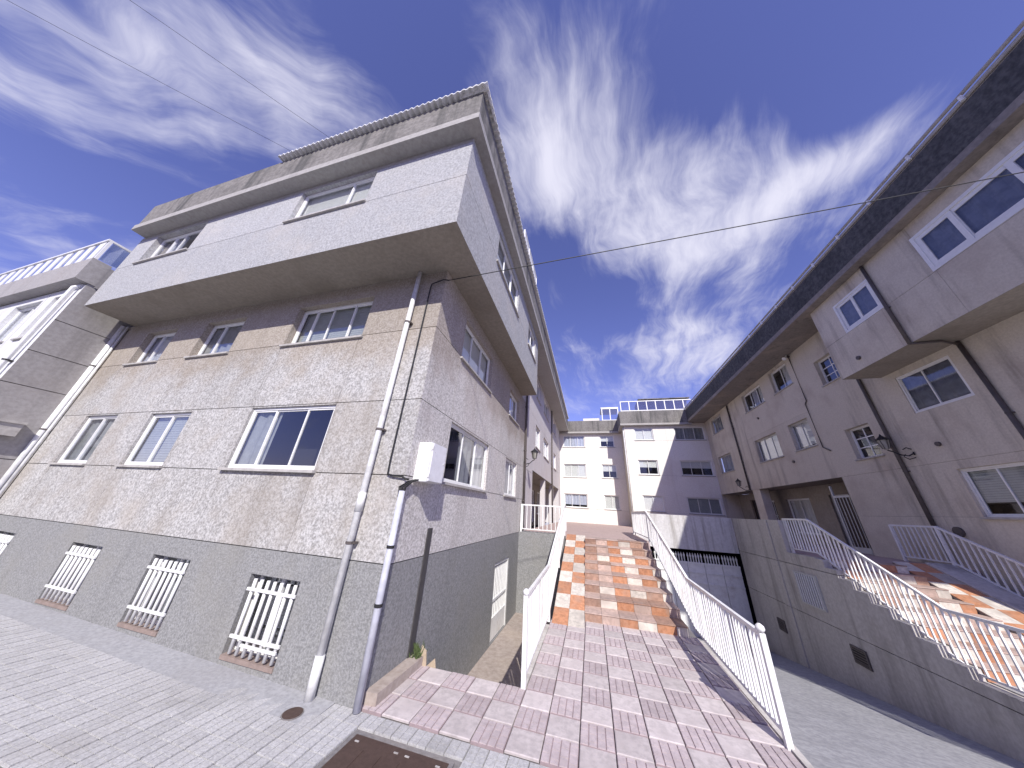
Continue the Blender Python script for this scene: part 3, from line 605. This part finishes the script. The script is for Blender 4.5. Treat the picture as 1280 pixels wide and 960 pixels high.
for (y, z0, z1, x, r) in ((11.5, 1.5, 9.45, BX-.06, .05), (20.85, 4.0, 9.45, BX-.06, .045), (8.66, .3, 6.74, BX-.05, .045)):
    pipe(B, [(x, y, z0), (x, y, z1)], r, 'brown_pipe', [(x, y, z0+(z1-z0)*q) for q in (.3, .7)], F='m')
pipe(B, [(BO-.045, 8.56, 6.72), (BO-.045, 8.56, 9.48)], .04, 'brown_pipe', [(BO-.045, 8.56, 7.9)], F='m')
MB().tube([(BO-.045, 8.56, 6.72), (8.9, 8.5, 6.70), (BX-.05, 8.66, 6.66)], .03, 8).build('pipe_elbow', 'brown_pipe', B, smooth=True)
MB().tube([(BX-.03, 14.12, 9.45), (BX-.03, 14.12, 7.2), (BX-.03, 14.25, 7.1), (BX-.03, 14.25, 5.2), (BX-.03, 13.95, 5.0)], .022, 6).build('wall_cable', 'brown_pipe', B)
for (y, z, x) in ((9.98, 7.1, BO), (10.34, 4.47, BX), (16.3, 4.95, BX), (17.9, 7.6, BX), (11.0, 2.28, BX)):
    MB().tube([(x-.05, y, z), (x+.02, y, z)], .06 if z > 3 else .12, 12).build('vent_cap', 'brown_pipe', B, smooth=False)

# ================================================================== END BUILDING (two steps)
E2 = thing('apartment_building', (6.2, 28, 1.4), 'white end block closing the courtyard, right half set forward under glazed terrace', 'building')
EY2, EY1, EX = 25.2, 27.6, 3.15
w2 = []
for (z0, z1) in ((2.6, 3.72), (5.3, 6.45), (8.1, 9.2)): w2 += [(3.95, 5.42, z0, z1), (7.05, 9.25, z0, z1)]
facade(E2, FY(EY2), [1.2, 2.55, 5.25, 8.05, 9.5], [EX, 6.4, 9.42], w2, 'white_wall', gh=.01, rev=.14)
ins2 = ['shutter_white', 'shutter_grey', 'shutter_white', 'shutter_white', 'shutter_white', 'curtain_grey']
for i, h in enumerate(w2): window(E2, FY(EY2), h, 2 if h[1] < 6 else 3, inside=ins2[i], drop=(1, 1, .5, .5, .95, 1)[i], depth=.07)
MB().quad((EX, EY2, 1.2), (EX, EY1+.3, 1.2), (EX, EY1+.3, 9.5), (EX, EY2, 9.5)).build('side_wall', 'right_wall', E2)
MB().box(EX-.3, 8.4, EY2-.33, 32, 9.34, 9.5).build('cornice', 'fascia_band', E2)
MB().box(EX-.3, 8.4, EY2-.30, 32, 9.515, 10.62).build('fascia', 'fascia_dirty', E2)
gb = MB()
for i in range(9): x = EX-.1+.72*i; gb.box(x-.035, x+.035, EY2-.27, EY2-.2, 10.62, 11.5)
gb.box(EX-.14, 8.7, EY2-.275, EY2-.195, 11.5, 11.57).box(EX-.14, 8.7, EY2-.275, EY2-.195, 10.63, 10.70)
gb = gb.build('terrace_glazing', 'white_frame', E2)
for i in range(8): x = EX-.1+.72*i; MB().box(x+.04, x+.68, EY2-.24, EY2-.23, 10.70, 11.5).build('pane', 'balcony_glass', gb)
MB().box(4.6, 8.7, EY2-.1, EY2+2, 11.75, 11.82).box(4.6, 8.7, EY2+.8, EY2+2, 10.6, 11.75).build('terrace_canopy', 'fascia_dirty', E2)
MB().box(EX+.02, 9.4, EY2+.7, 32, 1, 10.0).build('interior', 'room_dark', E2)
MB().box(9.40, 10.7, EY2, EY2+.3, 1.2, 4.3).build('return_wall', 'right_wall', E2)
pipe(E2, [(EX-.06, EY2+.1, 1.45), (EX-.06, EY2+.1, 9.3)], .05, 'zinc_pipe')
E1 = thing('apartment_building', (0, 29, 1.4), 'white end block closing the courtyard, left half standing further back', 'building')
w1 = []
for (z0, z1) in ((2.6, 3.75), (5.2, 6.4), (8.0, 9.15)): w1 += [(-2.35, -.28, z0, z1), (1.15, 2.45, z0, z1)]
facade(E1, FY(EY1), [1.2, 2.55, 5.15, 7.95, 9.5], [-2.69, .5, EX+.05], w1, 'white_wall', gh=.01, rev=.14)
ins1 = ['curtain_blue', 'shutter_white', 'shutter_white', 'shutter_white', 'curtain_blue', 'shutter_white']
for i, h in enumerate(w1): window(E1, FY(EY1), h, 3 if h[1] < 0 else 2, inside=ins1[i], drop=(.8, 1, .95, .5, 1, .5)[i], depth=.07)
MB().box(-2.9, EX-.02, EY1-.33, 33, 9.30, 9.46).build('cornice', 'fascia_band', E1)
MB().box(-2.9, EX-.02, EY1-.30, 33, 9.475, 10.55).build('fascia', 'fascia_dirty', E1)
gb = MB()
for x in (1.55, 2.3, 3.05): gb.box(x-.04, x+.04, EY1-.2, EY1-.12, 10.55, 11.75)
gb.box(1.5, 3.1, EY1-.21, EY1-.11, 11.75, 11.86).box(1.5, 3.1, EY1-.21, EY1-.11, 10.56, 10.64).box(1.45, 3.1, EY1-.2, EY1+2, 11.87, 11.93)
gb = gb.build('terrace_glazing', 'white_frame', E1)
for x in (1.6, 2.35): MB().box(x, x+.65, EY1-.17, EY1-.16, 10.64, 11.75).build('pane', 'balcony_glass', gb)
MB().box(-.3, 1.3, EY1+.4, EY1+.5, 10.5, 11.0).build('parapet', 'white_wall', E1)
MB().box(-2.65, EX, EY1+.7, 33, 1, 10.0).build('interior', 'room_dark', E1)

# ================================================================== NEIGHBOUR at far left
NB = thing('apartment_building', (-19, 6, 0), 'grey side wall and white front of neighbouring block at far left with glazed balcony', 'building')
NX, NY = -13.9, 2.66
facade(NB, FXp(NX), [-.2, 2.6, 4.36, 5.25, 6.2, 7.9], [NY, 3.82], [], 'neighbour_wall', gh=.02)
nh = [(-15.25, -14.55, 5.7, 7.2), (-17.6, -15.9, 5.7, 7.2), (-15.4, -14.5, 3.0, 4.3), (-17.6, -15.9, 3.0, 4.3)]
facade(NB, FY(NY), [-.2, 4.4, 7.45], [-26, -15.75, NX], nh, 'neighbour_front', gh=.015, gv=.03)
for i, h in enumerate(nh): window(NB, FY(NY), h, 2, inside='shutter_white', depth=.1)
MB().box(-26, NX+.03, 2.42, 2.79, 7.5, 8.28).box(-26, NX+.028, 2.79, 4.4, 7.45, 8.2).build('balcony_slab', 'neighbour_wall', NB)
rl = MB().box(-26, NX+.02, 2.40, 2.45, 9.0, 9.06).box(NX-.03, NX+.02, 2.45, 4.0, 9.0, 9.06).box(NX-.04, NX+.02, 2.44, 2.50, 8.28, 9.0).box(NX-.04, NX+.02, 3.0, 3.06, 8.28, 9.0).build('balcony_rail', 'white_frame', NB)
for i in range(14):
    x = NX-.1-.62*i
    MB().box(x-.34, x, 2.43, 2.45, 8.30, 8.98).build('balcony_panel', 'white_paint', rl)
for y in (2.52, 3.08): MB().box(NX-.01, NX+.0, y, y+.44, 8.32, 8.98).build('pane', 'balcony_glass', rl)
MB().box(-26, NX-.7, NY+.6, 9, -.2, 7.44).box(-26, NX-1.5, 5, 9, 7.44, 9.8).build('interior', 'neighbour_wall', NB)
pipe(NB, [(-14.12, 2.57, .1), (-14.12, 2.57, 7.3), (-14.05, 2.7, 7.48)], .05, 'white_paint', [(-14.12, 2.57, 4.9)], F='y', bmat='black_rubber')
MB().box(-13.88, -13.70, 2.9, 3.36, 3.12, 3.42).box(-13.88, -13.66, 2.88, 3.38, 3.42, 3.48).build('meter_hood', 'sill_stone', NB)

# house across the street (seen only as reflections in the windows)
OP = thing('row_house', (-6, -18, 0), 'brown brick house across the street reflected in the large window', 'house')
facade(OP, lambda u, v, w: (u, -16+w, v), [0, 3.2, 8.0], [-22, -12, -2, 8], [(-18, -16.5, 4, 5.4), (-12, -10.5, 4, 5.4), (-6, -4.5, 4, 5.4), (0, 1.5, 4, 5.4)], 'brown_house')
for u in (-18, -12, -6, 0): window(OP, lambda a, v, w: (a, -16+w, v), (u, u+1.5, 4, 5.4), 2)
MB().prism([(-15.6, 8.0), (-24, 8.0), (-20, 10.4)], 'x', -22.3, 8.3).build('roof', 'brown_house', OP)
MB().box(-22, 8, -24, -16.8, 0, 8.0).build('interior', 'room_dark', OP)

# ================================================================== STAIRS
def stairs(st, x0, x1, y0, tread, riser, n, z0, yend, cols_, pats, colw):
    for i in range(n):
        ya = y0+i*tread; za = z0+i*riser
        MB().box(x0, x1, ya, yend if i == n-1 else ya+tread+.02, za-.3 if i else -.3, za+riser-.012).build('step', 'joint_dark', st)
        for c in range(cols_):
            xa = x0+c*colw+.003; xb = min(x1, x0+(c+1)*colw)-.003
            if xb-xa < .04: continue
            MB().box(xa, xb, ya-.014, ya, za+.004, za+riser-.016).build('tile', pats(i, c), st)
            MB().box(xa, xb, ya-.028, ya+tread-.016, za+riser-.012, za+riser+.006).build('tile', 'tile_tread' if random.random() < .8 else 'tile_brown', st)
def ramp_tiles(st, x0, colw, nc, ya, za, yb, zb, rows, flip=0):
    dy = (yb-ya)/rows; dz = (zb-za)/rows
    body = MB().prism([(ya, za-.02), (yb, zb-.02), (yb, zb-.5), (ya, za-.3)], 'x', x0+.004, x0+colw*nc-.002).build('ramp_strip', 'joint_dark', st)
    for r in range(rows):
        for c in range(nc):
            a = ya+r*dy+.004; b = ya+(r+1)*dy-.004; z_a = za+r*dz; z_b = za+(r+1)*dz
            MB().prism([(a, z_a), (b, z_b), (b, z_b-.02), (a, z_a-.02)], 'x', x0+c*colw+.003, x0+(c+1)*colw-.003).build('tile', 'tile_orange' if (r+c+flip) % 2 == 0 else 'tile_cream', st)
S1 = thing('staircase', (.4, 9.5, 0), 'broad stairs of orange and cream tiles with checkered ramp strip, left of the garage ramp', 'stairs')
def pat(i, c):
    r = random.random()
    if c == 0: return 'tile_brown'
    if (i*0+c) % 2 == 1: return 'tile_cream' if r < .85 else 'tile_tread'
    return 'tile_orange' if r < .8 else 'tile_brown'
stairs(S1, -.27, 1.72, 7.64, .49, .1665, 8, .07, 11.96, 6, pat, .355)
ramp_tiles(S1, -.93, .33, 2, 7.22, .085, 11.75, 1.44, 9)
S3 = thing('staircase', (7.4, 9.5, 0), 'sunlit stairs of mottled tiles beside the right block, above the ramp wall', 'stairs')
def pat2(i, c):
    r = random.random()
    if (i+c) % 2: return 'tile_cream'
    return 'tile_orange' if r < .45 else ('tile_brown' if r < .75 else 'tile_tread')
stairs(S3, 6.21, 7.76, 8.06, .38, .175, 8, 0.0, 11.03, 5, pat2, .33)
ramp_tiles(S3, 7.77, .34, 2, 7.75, .03, 11.1, 1.46, 9, 1)
MB().prism([(7.75, .06), (11.1, 1.50), (11.1, .5), (7.75, -.6)], 'x', 8.455, 9.02).build('side_kerb', 'concrete_wall', S3)

# ================================================================== RAILINGS
balm = {}
def railing(name, label, path, h, spacing, posts, mat='white_paint', low=.10, bw_=.026, knob=()):
    p0 = path[0]
    t = thing(name, (p0[0], p0[1], p0[2]), label, 'railing', 'white metal railings')
    MB().tube([(x, y, z+h) for x, y, z in path], .034, 4).build('top_rail', mat, t)
    MB().tube([(x, y, z+low) for x, y, z in path], .024, 4).build('bottom_rail', mat, t)
    key = (h, low, mat)
    if key not in balm: balm[key] = MB().box(-bw_/2, bw_/2, -bw_/2, bw_/2, low+.01, h-.02).mesh('baluster', mat)
    d0 = spacing*.5
    for a, b in zip(path, path[1:]):
        a, b = Vector(a), Vector(b); L = (Vector((b.x, b.y, 0))-Vector((a.x, a.y, 0))).length; s_ = d0
        while s_ < L:
            q = a.lerp(b, s_/L); ob = link('baluster', balm[key], t, loc=q, rotz=random.uniform(-.12, .12)); ob.rotation_euler.x = random.gauss(0, .006); ob.rotation_euler.y = random.gauss(0, .006); s_ += spacing
        d0 = s_-L
    for (x, y, z) in posts: MB().box(x-.03, x+.03, y-.03, y+.03, z-.03, z+h+.015).build('post', mat, t)
    for (x, y, z) in knob: 
        k = MB().tube([(x, y, z), (x, y, z+.03), (x, y, z+.06), (x, y, z+.085)], [.03, .05, .045, .015], 10).build('knob', mat, t, smooth=True)
    return t
railing('railing', 'white railing on the left edge of the terrace and tiled stairs', [(-1.0, 4.87, .05), (-1.0, 7.3, .1), (-1.0, 11.5, 1.42), (-1.0, 12.3, 1.42)], .97, .09, [(-1.0, 4.87, .05), (-1.0, 7.3, .1), (-1.0, 9.4, .75), (-1.0, 11.5, 1.42)], knob=[(-1.0, 4.87, 1.03)])
railing('railing', 'white railing between the tiled stairs and the garage ramp', [(1.88, 4.87, .05), (1.88, 7.75, .1), (1.86, 11.6, 1.42), (1.86, 15.6, 1.42)], .93, .10, [(1.88, 4.87, .05), (1.86, 11.6, 1.42), (1.86, 15.6, 1.42)], knob=[(1.88, 4.87, 1.0)])
railing('railing', 'sunlit white railing on the ramp wall beside the right stairs', [(6.17, 6.2, -.02), (6.17, 8.15, -.02), (6.17, 11.05, 1.42), (6.17, 12.2, 1.42)], .95, .13, [(6.17, 12.2, 1.42)])
railing('railing', 'shaded white railing of the right stairs nearest the right block', [(9.0, 7.6, -.02), (9.0, 8.15, 0), (9.0, 11.05, 1.44), (9.0, 12.35, 1.44)], .93, .14, [(9.0, 11.05, 1.44), (9.0, 12.35, 1.44)], mat='white_paint_shade_tint')
railing('railing', 'short white fence above the sunken path at end of the plinth', [(-2.64, 11.45, 1.42), (-1.03, 11.45, 1.42)], .93, .155, [(-2.62, 11.45, 1.42), (-1.06, 11.45, 1.42)])
WP = MB().box(-2.69, -1.0, 11.4, 11.94, -1.2, 1.42).build('retaining_wall', 'plinth_grey', label='stained grey wall closing the sunken path below the short fence', category='wall')

# ================================================================== RAMP WALL, GARAGE
RW = thing('retaining_wall', (6.2, 9, 0), 'long stained concrete wall between the ramp and the right stairs', 'wall')
def top_at(y):
    if y < 8.06: return 0.0
    if y < 11.02: return .175*(min(7, int((y-8.06)/.38))+1)-.02
    return 1.40 if y < 12.25 else 2.33
ys = [2.6, 5.2, 8.06]+[8.06+.38*i for i in range(1, 8)]+[11.02, 12.25, 12.9, 13.15, 15.7]
for (za, zb) in ((-2.8, -.19), (-.175, 1.08), (1.095, 3)):
    b = MB()
    for a, c in zip(ys, ys[1:]):
        t_ = min(zb, top_at((a+c)/2))
        if t_ > za+.01: b.box(6.02+(-.0 if not (a > 12.8 and c < 13.2) else -.035), 6.2, a, c, za, t_)
    b.build('wall_panel', 'concrete_wall', RW)
MB().box(6.06, 6.19, 2.6, 15.7, -2.8, -.05).build('backing_wall', 'joint_dark', RW)
def vent(y0, y1, z0, z1, n, mat):
    f = MB().box(5.985, 6.02, y0, y1, z0, z0+.04).box(5.985, 6.02, y0, y1, z1-.04, z1).box(5.985, 6.02, y0, y0+.04, z0+.04, z1-.04).box(5.985, 6.02, y1-.04, y1, z0+.04, z1-.04).build('vent_grille', mat, RW)
    MB().box(6.005, 6.019, y0+.04, y1-.04, z0+.04, z1-.04).build('opening', 'room_dark', f)
    for i in range(n):
        if mat == 'grey_frame': u = y0+.04+(y1-y0-.08)*(i+.5)/n; MB().box(5.98, 6.003, u-.02, u+.02, z0+.04, z1-.04).build('bar', 'white_paint_shade_tint', f)
        else: u = z0+.04+(z1-z0-.08)*(i+.5)/n; MB().box(5.985, 6.003, y0+.04, y1-.04, u-.014, u+.014).build('slat', mat, f)
vent(11.2, 12.2, .1, .92, 9, 'grey_frame'); vent(10.3, 10.75, -.75, -.4, 5, 'brown_pipe'); vent(13.6, 14.0, -1.05, -.72, 5, 'brown_pipe')
PW_ = MB().box(1.95, 6.0, 15.7, 16.0, .97, 2.34).build('parapet_wall', 'parapet_concrete', label='sunlit streaked concrete parapet above the garage gate', category='wall')
MB().box(1.93, 6.2, 16.0, 24, -2.6, -2.4).box(1.6, 1.93, 12.0, 24, -2.6, 1.0).box(6.2, 6.5, 15.7, 24, -2.6, 1.15).box(1.9, 6.5, 23, 23.2, -2.6, 1.2).build('garage_walls', 'room_dark', kind='structure', label='dark garage interior behind the gate')
GG = thing('garage_gate', (4, 15.95, -2.15), 'white sheet metal garage gate with spiked top under the parapet', 'gate')
for i in range(6):
    x = 1.97+.67*i
    leaf = MB().box(x, x+.655, 15.93, 15.97, -2.3, .48).box(x, x+.655, 15.90, 15.93, .41, .48).box(x, x+.655, 15.90, 15.93, .08, .12).box(x, x+.655, 15.90, 15.93, -.32, -.26).build('gate_panel', 'white_paint', GG)
    for k in range(6):
        u = x+.06+.105*k
        MB().tube([(u, 15.945, .48), (u, 15.945, .64), (u, 15.945, .72), (u, 15.945, .84)], [.026, .026, .044, .006], 6).build('spike', 'white_paint', leaf)

# ================================================================== SMALL THINGS
bx_ = thing('utility_box', (-2.55, 4.2, 2.49), 'white plastic cable box on the wall corner above the blue grey pipe', 'box')
MB().box(-2.688, -2.45, 4.0, 4.46, 2.49, 3.10).build('case', 'box_plastic', bx_); lid = MB().box(-2.445, -2.42, 4.012, 4.448, 2.502, 3.088).build('lid', 'white_paint_shade_tint', bx_)
MB().tube([(-2.421, 4.41, 2.80), (-2.412, 4.41, 2.80)], .016, 10).build('lock', 'zinc_pipe', lid)
for z_ in (2.58, 3.01): MB().box(-2.45, -2.417, 4.0, 4.02, z_-.03, z_+.03).build('hinge', 'zinc_pipe', bx_)
MB().box(-2.64, -2.52, 3.996, 4.0, 2.70, 2.86).build('label_plate', 'corrugated', bx_)
cb = MB().tube([(-3.0, 3.77, 6.3), (-3.0, 3.77, 2.75), (-2.99, 3.77, 2.56), (-2.9, 3.765, 2.54), (-2.72, 3.76, 2.53), (-2.67, 3.78, 2.5), (-2.66, 3.85, 2.5)], .014, 6)
cb.tube([(-3.0, 3.77, 6.3), (-2.97, 3.75, 6.38), (-2.7, 3.74, 6.44), (-2.62, 3.8, 6.46)], .014, 6)
cb.build('wall_cable', 'black_rubber', label='black cable running down the wall beside the drainpipe to the white box', category='cable')
cbu = MB()
for k in range(9):
    a = random.uniform(-.03, .03); c = random.uniform(-.03, .03)
    cbu.tube([(-2.665+a, 3.755+c, 2.25), (-2.665+a*1.6, 3.76+c*1.3, 2.38), (-2.65+a, 3.9+c, 2.47), (-2.6+a, 4.03, 2.52)], .011, 5)
cbu.build('cable_bundle', 'black_rubber', label='bundle of black cables leaving the pipe top under the white box', category='cable')
def wire(name, a, b, sag, r, label, n=24):
    a, b = Vector(a), Vector(b); pts = []
    for i in range(n+1):
        t = i/n; p = a.lerp(b, t); p.z -= sag*4*t*(1-t); pts.append(p)
    MB().tube(pts, r, 5).build(name, 'black_rubber', label=label, category='cable')
wire('overhead_wire', (-2.62, 3.8, 6.46), (8.38, 5.0, 8.12), .02, .0095, 'thin black wire slung across the courtyard mouth between the two blocks')
wire('overhead_wire', (-7.17, 2.46, 10.6), (-20, -14, 9.0), .3, .0035, 'faint thin wire crossing the sky toward the left roof edge, upper one')
wire('overhead_wire', (-5.9, 2.46, 10.6), (-16, -14, 9.2), .3, .0035, 'faint thin wire crossing the sky toward the left roof edge, lower one')

def lantern(loc, out, label):
    x, y, z = loc; t = thing('wall_lantern', (x, y, z), label, 'lamp', 'wall lanterns')
    o = Vector(out)
    P_ = lambda d, h: (x+o.x*d, y+o.y*d, z+h)
    MB().tube([P_(0, -.10), P_(.03, -.10)], .05, 8).tube([P_(.02, -.10), P_(.12, -.16), P_(.25, -.12), P_(.38, 0), P_(.46, .05)], .018, 6).tube([P_(.02, -.22), P_(.14, -.26), P_(.22, -.18), P_(.17, -.11)], .014, 6).tube([P_(.02, .02), P_(.10, .08), P_(.18, .03)], .014, 6).build('bracket', 'black_iron', t)
    MB().tube([P_(.46, .05), P_(.46, .09), P_(.46, .10), P_(.46, .36)], [.02, .05, .075, .13], 6).build('glass', 'lamp_glass', t)
    c = MB()
    for k in range(6):
        a0 = 2*math.pi*k/6+math.pi/6; p0 = Vector(P_(.46, .09)); 
        c.tube([(p0.x+.08*math.cos(a0), p0.y+.08*math.sin(a0), z+.09), (p0.x+.138*math.cos(a0), p0.y+.138*math.sin(a0), z+.36)], .009, 4)
    c.build('cage', 'black_iron', t)
    MB().tube([P_(.46, .36), P_(.46, .38), P_(.46, .47), P_(.46, .50), P_(.46, .56)], [.17, .17, .06, .035, .008], 6).build('cap', 'black_iron', t)
lantern((9.4, 11.06, 4.45), (-.75, .66, 0), 'black wall lantern on scrolled arm, on the right block near the small grid window')
lantern((9.4, 21.0, 4.15), (-.95, .3, 0), 'black wall lantern at the far end of the right block beside drainpipe')
lantern((-2.66, 11.7, 4.1), (.9, .44, 0), 'black wall lantern on the left block near the short fence')
sp = thing('security_light', (9.3, 14.1, 9.4), 'small pale spotlight under the eaves of the right block', 'lamp')
MB().tube([(9.3, 14.1, 9.5), (9.25, 14.1, 9.38), (9.14, 14.06, 9.30)], [.03, .05, .085], 10).build('head', 'box_plastic', sp); MB().box(9.28, 9.4, 14.06, 14.14, 9.38, 9.46).build('mount', 'brown_pipe', sp)

mc = thing('manhole_cover', (-3.27, 3.49, 0), 'small round rusty cover in the pavement below the drainpipe', 'cover')
MB().tube([(-3.27, 3.49, gz(-3.27)-.01), (-3.27, 3.49, gz(-3.27)+.018)], .095, 24).build('lid', 'rust_iron', mc); MB().tube([(-3.27, 3.49, gz(-3.27)-.01), (-3.27, 3.49, gz(-3.27)+.012)], .108, 24).build('rim', 'joint_dark', mc)
pl = thing('access_cover', (-1.9, 3.1, 0), 'large rectangular rusty metal cover in the pavement at the picture bottom', 'cover')
MB().box(-2.43, -1.40, 2.6, 3.51, -.02, .012).build('plate', 'rust_iron', pl); MB().box(-2.47, -1.36, 2.56, 3.55, -.02, .006).build('frame', 'joint_dark', pl)
for (x, y) in ((-2.36, 3.43), (-1.92, 3.44), (-1.80, 3.44), (-1.48, 3.44)): MB().box(x-.022, x+.022, y-.007, y+.007, .012, .017).build('handle_slot', 'sill_stone', pl)
for k in range(5): MB().box(-2.40+.2*k+.01, -2.40+.2*k+.18, 2.65, 3.36, .012, .017).build('rib', 'rust_iron', pl)
kb = MB().prism([(-2.688, 3.86), (-2.52, 3.88), (-2.50, 4.90), (-2.688, 4.94)], 'z', 0, .14).build('kerb_block', 'path_concrete', label='low rough concrete kerb at the wall foot beside the blue grey pipe', category='kerb')
cd = MB().prism([(-2.60, .02), (-2.44, .02), (-2.47, .20), (-2.55, .26)], 'y', 4.84, 4.86).prism([(-2.46, .02), (-2.30, .02), (-2.33, .13)], 'y', 4.87, 4.885)
cd.build('cardboard_scrap', 'cardboard', label='torn cardboard scrap leaning at the wall foot by the terrace edge', category='litter')
wd = MB()
for k in range(46):
    x = -2.66+random.random()*.14; y = 4.72+random.random()*.2; a = random.random()*6.28; l = .05+random.random()*.12; w_ = .012
    wd.quad((x-w_, y, .13), (x+w_, y, .13), (x+w_*.6+.05*math.cos(a), y+.05*math.sin(a), .13+l*.8), (x+.07*math.cos(a), y+.07*math.sin(a), .13+l))
wd.build('weeds', 'weed', label='small tuft of weeds at the wall foot by the cardboard', category='plant')
